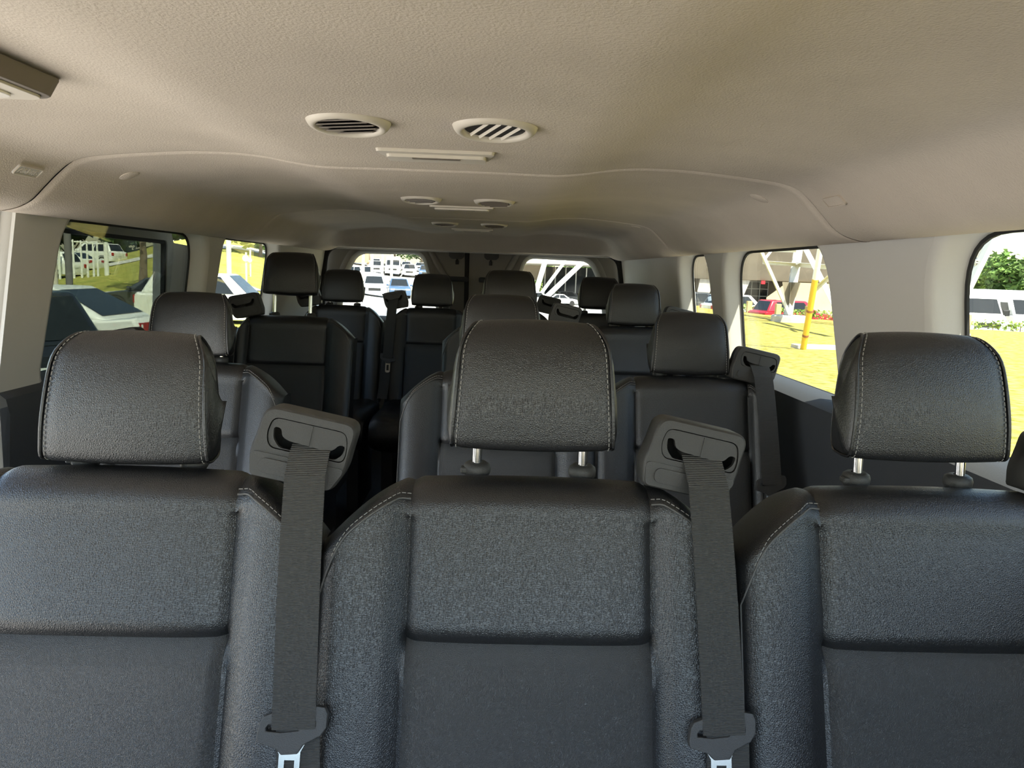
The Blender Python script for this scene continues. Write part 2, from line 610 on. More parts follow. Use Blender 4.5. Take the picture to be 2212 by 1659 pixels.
MB().box((-0.92, 0.92, 0.0), (0.06, 1.4, 0.06)).build('door_step', M_TRIMD, fw)

# ------------------------------------------------------------------ ceiling fittings
def vent(x, y, r, slat_ang, openness, label, tilt=5.0):
    z = sec_z(x)
    v = empty('air_vent', (x, y, z - 0.0085), 0, label, 'air vent', 'round air vents in the headliner')
    v.rotation_euler = (math.radians(-tilt), 0, 0)
    MB().lathe([(r * 1.03, 0.0085), (r * 1.0, 0.0045), (r * 0.95, 0.001), (r * 0.89, -0.001), (r * 0.82, -0.0012), (r * 0.77, 0.0008), (r * 0.75, 0.003), (r * 0.74, 0.006)], (0, 0, 0), 40).build('bezel', M_BEIGE, v, smooth=50)
    MB().lathe([(r * 0.73, 0.0), (0.0001, 0.0)], (0, 0, 0.0050), 32).build('duct_shade_disc', M_BLACK, v)  # flat black disc paints the shade of the duct's depth
    n = 5 if openness < 0.5 else 4
    for k in range(n):
        u = (k - (n - 1) / 2) * r * 0.27
        ln = math.sqrt(max(0.0, (r * 0.72) ** 2 - u * u)) * 2 * 0.97
        w = r * (0.30 if openness < 0.5 else 0.07)
        R = Matrix.Rotation(slat_ang, 3, 'Z') @ Matrix.Rotation(math.radians(20 if openness < 0.5 else 60), 3, 'X')
        c = Matrix.Rotation(slat_ang, 3, 'Z') @ Vector((0, u, 0.0022))
        MB().box(c, (ln, w, 0.0016), R=R).build('slat', M_BEIGED if openness < 0.5 else M_BEIGE, v)
    return v


vent(-0.089, 1.055, 0.0540, math.radians(-14), 0.0, 'round beige ceiling vent with closed slats, nearest on the left')
vent(0.104, 1.050, 0.0550, math.radians(112), 1.0, 'round beige ceiling vent with open slats and dark duct, nearest on the right')
vent(-0.092, 2.140, 0.0545, math.radians(-14), 0.0, 'small-looking round ceiling vent, left of the middle pair')
vent(0.107, 2.142, 0.0550, math.radians(160), 0.0, 'small-looking round ceiling vent, right of the middle pair')
vent(-0.092, 3.220, 0.0545, math.radians(-14), 0.0, 'round ceiling vent farthest back, on the left')
vent(0.110, 3.205, 0.0540, math.radians(160), 0.0, 'round ceiling vent farthest back, on the right')


def bar_lamp(x, y, w, label):
    z = sec_z(x)
    o = empty('ceiling_lamp', (x, y, z), 0.0, label, 'lamp', 'bar lamps in the headliner')
    MB().prism(round_poly([(-w / 2, -0.045), (w / 2, -0.045), (w / 2 - 0.012, 0.045), (-w / 2 + 0.012, 0.045)], 0.010, 4), lambda a, b: (a, b, 0.003), lambda a, b: (a * 0.98, b * 0.98, -0.005)).build('bezel', M_BEIGE, o, bevel=0.002)
    MB().prism(rrect(-w / 2 + 0.016, w / 2 - 0.016, -0.022, 0.034, 0.008, 4), lambda a, b: (a, b, -0.004), lambda a, b: (a * 0.99, b * 0.95, -0.010)).build('lens_housing', M_BEIGE, o, bevel=0.003)
    MB().box((0.0, -0.014, -0.0102), (w * 0.40, 0.012, 0.002)).build('switch_slot', M_BEIGED, o)
    return o


bar_lamp(0.009, 1.315, 0.195, 'beige bar-shaped ceiling lamp behind the nearest vents')
bar_lamp(0.009, 2.40, 0.198, 'beige bar-shaped ceiling lamp behind the middle vents')
bar_lamp(0.009, 3.66, 0.198, 'beige bar-shaped ceiling lamp farthest back')

# courtesy lamp over the left doorway, cut by the picture edge
cl = empty('courtesy_lamp', (-0.51, 0.84, 1.364), 0.0, 'dark-edged courtesy lamp with pale lens in the top left corner', 'lamp')
MB().prism(rrect(-0.12, 0.105, -0.14, 0.135, 0.03, 5), lambda a, b: (a, b, 0.0), lambda a, b: (a * 0.93, b * 0.93, -0.021)).build('bezel', M_BEIGED, cl, bevel=0.004)
MB().prism(rrect(-0.105, 0.088, -0.125, 0.118, 0.022, 5), lambda a, b: (a, b, -0.0205), lambda a, b: (a, b, -0.024)).build('rim', M_BEIGE, cl, bevel=0.0015)
MB().prism(rrect(-0.085, 0.066, -0.105, 0.096, 0.02, 5), lambda a, b: (a, b, -0.0235), lambda a, b: (a, b, -0.027)).build('lens', M_LENS, cl, bevel=0.0015)


def plug(x, y, label):
    z = sec_z(x)
    sl = (sec_z(x + 0.01) - sec_z(x - 0.01)) / 0.02
    o = MB().lathe([(0.0, -0.004), (0.018, -0.004), (0.022, -0.002), (0.023, 0.003)], (0, 0, 0), 24).build('headliner_plug', M_HEAD, smooth=40)
    o.location = (x, y, z)
    o.rotation_euler = (0, -math.atan(sl), 0)
    tag(o, label, 'plug', 'round plugs in the headliner')


plug(-0.69, 1.745, 'round cloth-covered plug in the headliner above the tinted left window')
plug(0.69, 1.722, 'round cloth-covered plug in the headliner, right side near the front seam')
plug(0.66, 3.02, 'small far plug beside the rear headliner seam on the right')


def airbag_tag(s, y, label, text):
    x = s * 0.732
    z = sec_z(x) - 0.0
    # frame on the sloped side of the headliner: long side along y
    dx, dz = 0.025, -0.0245
    up = Vector((s * -dx, 0, -dz)).normalized()          # up the slope
    along = Vector((0, 1, 0)) * (-s)
    nrm = along.cross(up)
    c = Vector((x, y, z))
    if nrm.dot(Vector((-s, 0, -1))) < 0:
        nrm = -nrm
    o = empty('airbag_tag', c, 0, label, 'tag')
    def mp(d):
        return lambda a, b: along * a + up * b + nrm * d
    lp = round_poly([(-0.036, -0.010), (0.036, -0.010), (0.036, 0.012), (-0.036, 0.012)], 0.005, 4)
    MB().prism(lp, mp(-0.004), mp(0.0025)).build('tag_plate', M_HEAD if not text else M_TRIM, o, bevel=0.001)
    MB().prism(lp, mp(0.002), mp(0.0042), [offset_poly(lp, -0.0022)]).build('tag_rim', M_BEIGE if text else M_HEAD, o)
    if text:
        cu = bpy.data.curves.new('tag_text', 'FONT')
        cu.body = text
        cu.size = 0.0165
        cu.align_x = 'CENTER'
        cu.align_y = 'CENTER'
        cu.extrude = 0.0006
        tmp = bpy.data.objects.new('tag_text', cu)
        COL.objects.link(tmp)
        dg = bpy.context.evaluated_depsgraph_get()
        me = bpy.data.meshes.new_from_object(tmp.evaluated_get(dg))
        bpy.data.objects.remove(tmp)
        me.materials.append(M_BEIGE)
        t = bpy.data.objects.new('tag_lettering', me)
        COL.objects.link(t)
        t.parent = o
        mm = Matrix((along, up, nrm)).transposed().to_4x4()
        mm.translation = nrm * 0.0032 + up * 0.001
        t.matrix_local = mm
    return o


airbag_tag(-1, 1.44, 'small airbag tag embossed on the headliner at far left', 'AIRBAG')
airbag_tag(1, 1.43, 'worn cloth-coloured airbag tag on the headliner at right', None)

# ------------------------------------------------------------------ seats
REC = 0.34                    # recline: metres back per metre up
Z_TOP, Z_SEAM, Z_BOT = 0.905, 0.726, 0.44


class SeatShape:
    """one surface for the whole seat back; parts are cut from it, so their seams meet"""

    def __init__(self, W, p=None):
        self.W = W
        self.p = self.p0 = p or W * 0.58
        r = min(0.030, (W - self.p) * 0.45)
        self.r = r
        self.c = []
        n = 40
        ip = 24
        for i in range(n + 1):                             # half contour, x from 0 to the side, then back
            x = self.p * i / ip if i <= ip else self.p + (W - r - self.p) * (i - ip) / (n - ip)
            self.c.append((x, self.bulge(x)))
        b0 = self.bulge(W - r)
        for i in range(1, 9):
            a = PI / 2 * i / 8
            self.c.append((W - r + r * math.sin(a), b0 + r * (1 - math.cos(a))))
        for i in range(1, 6):
            self.c.append((W, b0 + r + 0.072 * i / 5))
        self.iside = n
        self.ip = ip

    def bulge(self, x):
        x = abs(x)
        t = (x - self.p0) / (self.W - self.p0)
        if t <= 0:
            return -0.006 * (1 - (x / self.p0) ** 4)
        return -0.020 * math.sin(min(1.0, t * 1.25 + 0.02) * PI * 0.62) * sstep(0, 0.25, t)

    def top(self, x):
        t = max(0.0, (abs(x) - self.p) / (self.W - self.p))
        return Z_TOP - 0.004 * (abs(x) / self.p) ** 2 - 0.066 * t ** 1.7 if t > 0 else Z_TOP - 0.004 * (abs(x) / self.p) ** 2

    def radii(self, x):
        k = sstep(self.p - 0.004, self.p + 0.034, abs(x))
        return 0.048 - 0.020 * k, 0.040 - 0.022 * k

    def column(self, i, sgn):
        """points of one vertical line, bottom front to the rear of the top"""
        x, b = self.c[i]
        W = self.W
        H = self.top(min(x, W - 0.001))
        ry, rz = self.radii(x)
        depth = 0.102 + self.bulge(W - self.r)
        ry = min(ry, max(0.0, (depth - b) * 0.9))
        pts = []
        zf = H - rz
        zs = [Z_BOT + (Z_SEAM - Z_BOT) * k / 12 for k in range(12)] + [Z_SEAM - 0.006, Z_SEAM, Z_SEAM + 0.006] + [Z_SEAM + 0.012 + (zf - Z_SEAM - 0.012) * k / 12 for k in range(13)]
        for z in zs:
            y = b + (z - 0.884) * REC
            crease = 0.0
            if x <= self.p:
                crease += 0.010 * math.exp(-((z - Z_SEAM) / 0.008) ** 2)
                if z < Z_SEAM:
                    y -= 0.006 * sstep(0, 0.02, Z_SEAM - z)
            crease += 0.007 * math.exp(-((x - self.p) / 0.006) ** 2)
            pts.append((sgn * x, y + crease, z))
        yf = b + (zf - 0.884) * REC
        yb = depth + (zf - 0.884) * REC
        for k in range(1, 9):
            a = PI / 2 * k / 8
            pts.append((sgn * x, yf + ry * (1 - math.cos(a)), zf + rz * math.sin(a) - 0.005 * math.exp(-((x - self.p) / 0.006) ** 2)))
        for k in range(1, 6):
            t = k / 5
            pts.append((sgn * x, yf + ry + (yb - yf - ry) * t, zf + rz - 0.012 * t * t - 0.005 * math.exp(-((x - self.p) / 0.006) ** 2)))
        for z in (H - 0.05, 0.70, Z_BOT):
            pts.append((sgn * x, depth + 0.004 + (min(z, zf) - 0.884) * REC, z))
        return pts

    def front_y(self, x, z):
        x = abs(x)
        for (xa, ba), (xb, bb) in zip(self.c, self.c[1:]):
            if xa <= x <= xb and xb > xa:
                t = (x - xa) / (xb - xa)
                b = ba + (bb - ba) * t
                break
        else:
            b = self.c[self.iside][1]
        ry, rz = self.radii(x)
        zf = self.top(x) - rz
        y = b + (min(z, zf) - 0.884) * REC
        if z > zf:
            s = min(1.0, (z - zf) / rz)
            y += ry * (1 - math.sqrt(max(0.0, 1 - s * s)))
        return y


N_LOW = 14


def dashes(path, ln, gap, r, mb):
    acc, on = 0.0, True
    cur = [Vector(path[0])]
    for a, b in zip(path, path[1:]):
        a, b = Vector(a), Vector(b)
        d = (b - a).length
        pos = 0.0
        while pos < d:
            need = (ln if on else gap) - acc
            if pos + need <= d:
                pos += need
                q = a + (b - a) * (pos / d)
                if on:
                    cur.append(q)
                    if (cur[-1] - cur[0]).length > 1e-5:
                        mb.tube([cur[0], cur[-1]], r, 4)
                cur = [q]
                acc, on = 0.0, not on
            else:
                acc += d - pos
                pos = d
    return mb


def build_headrest(w=1.0):
    """headrest centred on x = 0, bottom at z = 0, front face at y = 0 at the bottom"""
    prof0 = [(0.004, 0.000), (0.000, 0.020), (-0.001, 0.045), (0.002, 0.075), (0.008, 0.105), (0.017, 0.132), (0.031, 0.149), (0.048, 0.155), (0.064, 0.150),
             (0.078, 0.134), (0.088, 0.105), (0.095, 0.070), (0.096, 0.035), (0.090, 0.010), (0.078, -0.002), (0.050, -0.004), (0.020, -0.004)]
    n0 = len(prof0)
    prof = []
    for i in range(n0):
        p0, p1, p2, p3 = (prof0[(i + d) % n0] for d in (-1, 0, 1, 2))
        for k in range(3):
            u = k / 3
            prof.append(tuple(0.5 * (2 * p1[c] + (p2[c] - p0[c]) * u + (2 * p0[c] - 5 * p1[c] + 4 * p2[c] - p3[c]) * u * u + (3 * p1[c] - p0[c] - 3 * p2[c] + p3[c]) * u ** 3) for c in (0, 1)))
    cy, cz = 0.047, 0.072

    def hw(z, y):
        t = max(0, min(1, z / 0.155))
        return (0.1010 - 0.009 * t - 0.012 * max(0.0, (t - 0.72) / 0.28) ** 2) * w - 0.014 * max(0, (y - 0.015) / 0.075)

    rows = []
    for i in range(17):
        t = -1 + 2 * i / 16
        row = []
        for y, z in prof:
            crown = 0.006 * (1 - t * t)
            e = 0.004 * math.exp(-((1 - abs(t)) / 0.04) ** 2)
            d = Vector((y - cy, z - cz)).normalized()
            row.append((t * hw(z, y), y + d.x * (crown - e) * (1.0 if d.x < 0 else 0.4), z + d.y * (crown * 0.6 - e)))
        rows.append(row)
    cover = MB().grid(rows, close_v=True).build('headrest', M_LEA, smooth=60)
    for s in (-1, 1):
        rr = []
        for sc, out in ((1.0, -0.002), (0.985, -0.0005), (0.96, 0.001), (0.90, 0.003), (0.78, 0.005), (0.6, 0.0065), (0.4, 0.007), (0.2, 0.0075), (0.0, 0.0078)):
            e = 0.004 if sc == 1.0 else 0.002
            rr.append([(s * (hw(z, y) + out), cy + (y - cy) * sc * 0.96, cz + (z - cz) * sc * 0.965) for y, z in prof])
        MB().grid(rr, close_v=True).build('headrest_side', M_LEAS, cover, smooth=60)
        edge = [(s * (hw(z, y) - 0.0005), cy + (y - cy) * 0.975, cz + (z - cz) * 0.98) for y, z in prof]
        MB().tube(edge + [edge[0]], 0.0020, 6, cap=False).build('headrest_piping', M_LEAS, cover, smooth=60)
        st = [(s * (hw(z, y) - 0.0062), y - 0.0004, z + (0.0008 if z > 0.08 else 0)) for y, z in prof[-2:] + prof[:30]]
        dashes(st, 0.0042, 0.0024, 0.0006, MB()).build('headrest_stitching', M_STITCH, cover)
        MB().tube([(s * 0.0685, 0.050, -0.16), (s * 0.0685, 0.048, 0.03)], 0.0062, 14).build('headrest_post', M_CHROME, cover, smooth=40)
    return cover


def build_guides(parent):
    out = []
    for s in (-1, 1):
        x, y, z = s * 0.0685, 0.072, Z_TOP - 0.006
        g = MB().lathe([(0.0065, 0.016), (0.012, 0.016), (0.0165, 0.013), (0.018, 0.008), (0.0175, 0.002), (0.014, -0.004)], (x, y, z), 24).build('post_guide', M_PLAST, parent, smooth=40)
        if s < 0:
            MB().box((x - 0.014, y - 0.004, z + 0.006), (0.014, 0.016, 0.009)).build('release_button', M_PLAST, g, bevel=0.003)
        out.append(g)
    return out


def build_retractor(mx):
    """belt guide housing; local origin at the centre of its face, mx = -1 mirrors it"""
    def P(pts):
        return [(a * mx, b) for a, b in pts]
    face = round_poly(P([(-0.058, 0.036), (-0.062, 0.000), (-0.066, -0.022), (-0.060, -0.052), (0.040, -0.052), (0.052, -0.025), (0.053, 0.000), (0.056, 0.036)]), [0.022, 0.01, 0.01, 0.008, 0.012, 0.012, 0.01, 0.022], 5)
    hole = round_poly(P([(-0.046, 0.024), (-0.050, 0.002), (-0.044, -0.014), (0.047, -0.014), (0.049, 0.002), (0.044, 0.024)]), 0.010, 5)
    mb = MB()
    n = len(face)
    rings = []
    for off, y, dz, sc in ((-0.003, -0.0005, 0, 1), (-0.0008, 0.0015, 0, 1), (0.0, 0.005, 0, 1), (0.0, 0.040, 0.002, 0.99), (-0.004, 0.062, -0.002, 0.97), (-0.016, 0.072, -0.01, 0.95)):
        rings.append([(a * sc, y, b * sc + dz) for a, b in offset_poly(face, off)])
    mb.grid(rings, close_v=True)
    hf = offset_poly(face, -0.003)
    tri = tessellate_polygon([[Vector((a, b, 0)) for a, b in hf], [Vector((a, b, 0)) for a, b in hole]])
    fl_ = hf + hole
    mb.add([(a, -0.0005, b) for a, b in fl_], [tuple(t) for t in tri])
    mb.grid([[(a, -0.0005, b) for a, b in hole], [(a, 0.006, b) for a, b in hole]], close_v=True)
    o = len(mb.v) - 2 * len(hole) - len(fl_) - n
    mb.f.append(tuple(range(5 * n, 6 * n)))
    body = mb.build('belt_retractor', M_PLAST, smooth=35)
    ins = offset_poly(hole, -0.0012)
    slot = round_poly(P([(-0.043, 0.012), (-0.034, 0.012), (-0.031, 0.002), (-0.022, -0.0015), (0.026, -0.0035), (0.033, 0.000), (0.037, 0.007), (0.0455, 0.007), (0.044, -0.004), (0.036, -0.0122), (-0.032, -0.0118), (-0.041, -0.002)]), 0.004, 3)
    MB().prism(ins, lambda a, b: (a, 0.0012, b), lambda a, b: (a, 0.008, b), [slot]).build('belt_slot_plate', M_PLAST, body)
    MB().box((0.002 * mx, 0.0008, 0.010), (0.0014, 0.002, 0.024)).build('plate_rib', M_PLAST, body)
    low = round_poly(P([(-0.0585, -0.0495), (-0.0625, -0.024), (-0.058, -0.0205), (0.048, -0.0205), (0.049, -0.026), (0.038, -0.0495)]), 0.006, 4)
    MB().prism(low, lambda a, b: (a, -0.0024 - max(0.0, -0.02 - b) * 0.06, b), lambda a, b: (a, 0.002, b)).build('lower_cover', M_PLAST, body, bevel=0.0015)
    pill = round_poly(P([(-0.050, -0.044), (-0.050, -0.026), (0.0, -0.026), (0.0, -0.044)]), 0.009, 5)
    MB().prism(pill, lambda a, b: (a, -0.0062, b), lambda a, b: (a, 0.001, b)).build('screw_cover', M_PLAST, body, bevel=0.0012)
    return body


def piping_path(sh, sgn, dz=0.0):
    W, p = sh.W, sh.p
    xo = W - 0.0025
    pts = []
    n = 26
    for i in range(n + 1):
        t = i / n
        x = p + 0.001 + (xo - p - 0.001) * (1 - (1 - t) ** 1.25)
        u = (x - p) / (W - p)
        drop = 0.016 * (1 - sstep(0, 0.18, u)) + 0.011 * sstep(0, 0.18, u) + 0.050 * max(0.0, (u - 0.62) / 0.38) ** 2.4
        pts.append((x - dz * 0.5 * sstep(0.7, 1, u) * 0, sh.top(x) - drop + dz))
    z0 = pts[-1][1]
    for i in range(1, 13):
        pts.append((xo, z0 + (Z_BOT - z0) * i / 12))
    return [(sgn * x, sh.front_y(x, z) - 0.0012, z) for x, z in pts]


SEATLIB = {}


def seat_parts(W, WL, WR):
    key = (W, WL, WR)
    if key in SEATLIB:
        return SEATLIB[key]
    sh = SeatShape(W)
    SH = {-1: SeatShape(WL, sh.p), 1: SeatShape(WR, sh.p)}
    lib = empty('seat_library')
    ip, nc = sh.ip, len(sh.c)
    cent = [sh.column(i, -1) for i in range(ip, 0, -1)] + [sh.column(i, 1) for i in range(0, ip + 1)]
    MB().grid([c[N_LOW - 1:] for c in cent]).build('upper_back_panel', M_LEA, lib, smooth=70)
    MB().grid([c[:N_LOW] for c in cent]).build('lower_back_panel', M_PERF, lib, smooth=70)
    for s in (-1, 1):
        MB().grid([SH[s].column(i, s) for i in range(ip, nc)]).build('side_bolster', M_LEA, lib, smooth=60)
        MB().tube(piping_path(SH[s], s), 0.0012, 6).build('bolster_piping', M_PIPE, lib, smooth=60)
        dashes(piping_path(SH[s], s, 0.0050)[:22], 0.0046, 0.0022, 0.00055, MB()).build('bolster_stitching', M_STITCH, lib)
    # cushion and base
    rows = []
    for i in range(21):
        t = -1 + 2 * i / 20
        e = 1 - abs(t) ** 8
        row = []
        for y, z in [(-0.02, 0.30), (-0.46, 0.30), (-0.50, 0.33), (-0.515, 0.38), (-0.50, 0.425), (-0.46, 0.452), (-0.36, 0.458), (-0.22, 0.448), (-0.10, 0.445), (-0.02, 0.46), (0.0, 0.44)]:
            row.append((t * (WL if t < 0 else WR) * (0.99 if abs(t) < 1 else 1.0), y - 0.12, 0.37 + (z - 0.37) * (0.7 + 0.3 * e) + (0.012 * sstep(0.55, 0.8, abs(t)) if z > 0.42 else 0)))
        rows.append(row)
    mb = MB().grid(rows, close_v=True)
    for k in (0, len(rows) - 1):
        mb.f.append(tuple(k * len(rows[0]) + j for j in range(len(rows[0]))))
    mb.build('seat_cushion', M_LEA, lib, smooth=60)
    bs = MB()
    for s in (-1, 1):
        bs.box((s * W * 0.7, -0.30, 0.16), (0.05, 0.40, 0.32))
    bs.box((0, -0.30, 0.27), (W * 1.5, 0.36, 0.05))
    bs.build('seat_base', M_TRIMD, lib)
    g = build_guides(lib)
    SEATLIB[key] = (lib, sh)
    return SEATLIB[key]


HR = build_headrest()
RET = {1: build_retractor(1), -1: build_retractor(-1)}


def webbing(path, w, mb, th=0.0012):
    """flat strap; path = (x, y, z, twist)"""
    rows = []
    pts = [Vector(p[:3]) for p in path]
    for i, p in enumerate(pts):
        t = (pts[min(i + 1, len(pts) - 1)] - pts[max(i - 1, 0)]).normalized()
        tw = path[i][3] if len(path[i]) > 3 else 0.0
        lat = Vector((math.cos(tw), math.sin(tw), 0))
        lat = (lat - t * lat.dot(t)).normalized()
        nn = t.cross(lat)
        rows.append([p - lat * w / 2 - nn * th, p + lat * w / 2 - nn * th, p + lat * w / 2 + nn * th, p - lat * w / 2 + nn * th])
    return mb.grid(rows, close_v=True)


def belt_parts(side, tongue_z):
    """seat belt hanging from the retractor on the given side (+1 right, -1 left), in seat coordinates for W = 0.25"""
    e = empty('belt_library')
    W = 0.25
    x0 = side * 0.232
    yS, zS = 0.012, 0.940
    path = [(x0 + side * 0.000, yS + 0.030, zS + 0.004), (x0, yS + 0.010, zS + 0.003), (x0, yS - 0.004, zS - 0.004)]
    zt = tongue_z
    for i in range(1, 15):
        z = zS - 0.006 - (zS - 0.006 - zt) * i / 14
        x = x0 - side * 0.004 * 0 + side * 0.010 * (i / 14)
        y = -0.040 + (z - 0.884) * REC * 0.96 + 0.016 * (1 - i / 14) ** 4
        path.append((x, y, z))
    webbing(path, 0.0475, MB()).build('webbing', M_WEB, e)
    xe, ye, ze = path[-1][:3]
    path2 = [(xe + side * 0.004, ye + 0.004, ze + 0.01), (xe + side * 0.006, ye - 0.005, ze - 0.04), (xe + side * 0.010, ye - 0.034, ze - 0.12), (xe + side * 0.015, ye - 0.075, max(0.47, ze - 0.22))]
    webbing(path2, 0.0475, MB()).build('lower_webbing', M_WEB, e)
    # latch plate
    k = 0.0000905
    px = [(425, 1125), (412, 1060), (440, 900), (478, 830), (580, 790), (700, 800), (1080, 730), (1110, 700), (1215, 715), (1252, 790), (1245, 950), (1180, 1045), (985, 1145), (915, 1250), (720, 1262), (640, 1185)]
    out = [((a - 830) * k * side * 1.0, (965 - b) * k) for a, b in px]
    sl = [(520, 995), (700, 1010), (915, 985), (915, 955), (1112, 930), (1112, 880), (540, 925), (520, 950)]
    slot = [((a - 830) * k * side, (965 - b) * k) for a, b in sl]
    lp = MB().prism(out, lambda a, b: (a, -0.006, b), lambda a, b: (a, 0.004, b), [slot]).build('latch_plate', M_PLAST, e, bevel=0.0012)
    lp.location = (xe - side * 0.002, ye + 0.0050, ze - 0.001)
    lp.rotation_euler = (-0.33, 0, 0)
    tg = [(640, 1180), (690, 1262), (690, 1700), (760, 1760), (880, 1760), (945, 1700), (945, 1235), (990, 1150), (930, 1180), (910, 1245), (720, 1258)]
    th = [(758, 1330), (758, 1640), (880, 1640), (880, 1330)]
    MB().prism([((a - 830) * k * side, (965 - b) * k) for a, b in tg], lambda a, b: (a, -0.002, b), lambda a, b: (a, 0.001, b), [[((a - 830) * k * side, (965 - b) * k) for a, b in th]]).build('metal_tongue', M_STEEL, lp)
    return e


def place_seat(x, yref, z0, W, side, raise_, label, group, belt=None, hr_tilt=0.0, rx=0.222):
    wall = 0.19 if abs(x) > 0.6 else W
    lib, sh = seat_parts(W, wall if x < -0.6 else W, wall if x > 0.6 else W)
    if abs(x) > 0.6 and side * x > 0:
        rx = 0.172 if yref > 1 else 0.196
    elif W < 0.25:
        rx = 0.188
    t = empty('passenger_seat', (x, yref, z0), 0, label, 'seat', group)
    for ch in lib.children:
        copy_tree(ch, t)
    h = copy_tree(HR, t)
    h.location = (0, 0.024, Z_TOP + 0.012 + raise_)
    h.rotation_euler = (-0.10 + hr_tilt, 0, 0)
    r = copy_tree(RET[side], t)
    r.location = (side * rx, 0.012, 0.946)
    r.rotation_euler = (-0.10, side * math.radians(11.5), 0)
    if belt:
        blabel, bz = belt
        b = empty('seat_belt', (x, yref, z0), 0, blabel, 'seat belt', 'grey lap and shoulder belts hanging from the seats')
        key = (side, bz)
        if key not in BELTS:
            BELTS[key] = belt_parts(side, bz)
        for ch in BELTS[key].children:
            copy_tree(ch, b)
        b.location.x += side * (rx - 0.228)
    return t


BELTS = {}
GA = 'black leather passenger seats'
place_seat(-0.337, 0.90, 0.0, 0.25, 1, 0.000, 'black leather seat nearest on the left, headrest fully down', GA, ('grey seat belt on the front left seat, latch plate at bottom left', 0.655), rx=0.226)
place_seat(0.162, 0.90, 0.0, 0.25, 1, 0.030, 'black leather seat nearest in the middle, with raised headrest', GA, ('grey seat belt on the front middle seat, latch plate at bottom right', 0.656), rx=0.204)
place_seat(0.661, 0.90, 0.0, 0.25, 1, 0.030, 'black leather seat nearest on the right, by the pale pillar', GA, ('seat belt of the nearest right seat, cut by the picture edge', 0.657))
place_seat(-0.660, 1.94, 0.0, 0.25, -1, 0.010, 'single black leather seat in second row, before the tinted left window', GA, None)
place_seat(0.134, 1.94, 0.0, 0.25, 1, 0.030, 'second-row seat mostly hidden behind the nearest middle headrest', GA, None)
place_seat(0.628, 1.94, 0.0, 0.25, 1, 0.000, 'black leather second-row seat on the right, before the lawn window', GA, ('dark seat belt on the second-row right seat beside the lawn window', 0.66))
place_seat(-0.657, 2.93, 0.06, 0.25, -1, 0.075, 'single black seat in third row with headrest pulled high on its posts', GA, None)
place_seat(0.176, 2.93, 0.06, 0.25, 1, 0.035, 'third-row seat showing only its headrest behind two nearer headrests', GA, None)
place_seat(0.662, 2.93, 0.06, 0.25, 1, 0.0, 'black third-row seat on the right, before the narrow rear quarter window', GA, None)
place_seat(-0.640, 3.87, 0.06, 0.212, -1, 0.012, 'last-row seat at far left, before the left rear door window', GA, None)
place_seat(-0.190, 3.87, 0.06, 0.212, -1, 0.005, 'last-row seat left of centre, before the rear door gap', GA, ('dark seat belt on the last-row seat left of centre, metal tongue showing', 0.66))
place_seat(0.215, 3.87, 0.06, 0.212, 1, 0.005, 'last-row seat right of centre, almost hidden by nearer headrests', GA, None)
place_seat(0.655, 3.87, 0.06, 0.212, 1, 0.018, 'last-row seat at far right, before the right rear door window', GA, None)


def drop(o):
    for ch in list(o.children):
        drop(ch)
    bpy.data.objects.remove(o)


for lib, _ in SEATLIB.values():
    drop(lib)
for b in BELTS.values():
    drop(b)
drop(HR)
for r in RET.values():
    drop(r)

# ------------------------------------------------------------------ outside: ground
Z_G, Z_LOT = -0.79, -1.44
HEDGE = [(15.3, 62.0), (15.4, 54.0), (15.7, 47.0), (17.2, 40.5), (20.0, 37.2), (23.5, 35.2), (28.0, 33.5), (36.0, 31.5)]


def hedge_y(x):
    return interp([(15.3, 62.0), (15.7, 47.0), (17.2, 40.5), (20.0, 37.2), (23.5, 35.2), (28.0, 33.5), (36.0, 31.5), (80, 26)], x)


def is_lawn(x, y):
    if y < -8 or x < 3.2 + max(0, y - 20) * 0.27:
        return False
    if x < 15.3:
        return y < 62
    return y < hedge_y(x)


def hill_h(x, y):
    d = math.hypot(x, y)
    a = math.degrees(math.atan2(x, y))                    # 0 straight back, negative to the left
    g = math.exp(-((a + 19.0) / 7.0) ** 2)
    return 4.6 * sstep(24, 95, d) * g + 1.2 * sstep(40, 110, d) * sstep(-20, -32, a)


def rear_h(x, y):
    a = math.degrees(math.atan2(x, y)) if y > 1 else 90.0
    D = max(0.0, y)
    left = interp([(14, 0.0), (70, -0.88), (85, -0.70), (110, 0.75), (135, 1.6), (180, 2.4)], D)
    right = interp([(14, 0.0), (70, -1.0), (107, -1.65), (180, -1.9)], D)
    k = sstep(-3.5, 0.5, a)
    return (left * (1 - k) + right * k) * sstep(-13.5, -11.0, a) * (1 - sstep(11.5, 14.0, a))


def ground_z(x, y):
    if x > 3:
        if is_lawn(x, y):
            return Z_G
        d = 99.0
        if x > 15.3:
            d = min(d, y - hedge_y(x))
        return (Z_G + (Z_LOT - Z_G) * sstep(0.0, 2.5, d if x > 15.3 else y - 62) if y > 25 else Z_G) + rear_h(x, y)
    return Z_G + hill_h(x, y) + rear_h(x, y)


def grass_left(x, y):
    a = math.degrees(math.atan2(x, y))
    d = math.hypot(x, y)
    return x < 0 and -75 < a < -12.5 and d > 21.5


def ground_mesh(name, test, material, x0, x1, y0, y1, st, dz=0.0):
    nx, ny = int((x1 - x0) / st), int((y1 - y0) / st)
    idx, mb = {}, MB()

    def vid(i, j):
        if (i, j) not in idx:
            x, y = x0 + i * st, y0 + j * st
            idx[(i, j)] = len(mb.v)
            mb.v.append((x, y, ground_z(x, y) + dz))
        return idx[(i, j)]
    for i in range(nx):
        for j in range(ny):
            if test(x0 + (i + 0.5) * st, y0 + (j + 0.5) * st):
                mb.f.append((vid(i, j), vid(i + 1, j), vid(i + 1, j + 1), vid(i, j + 1)))
    return mb.build(name, material, kind='structure', smooth=60)


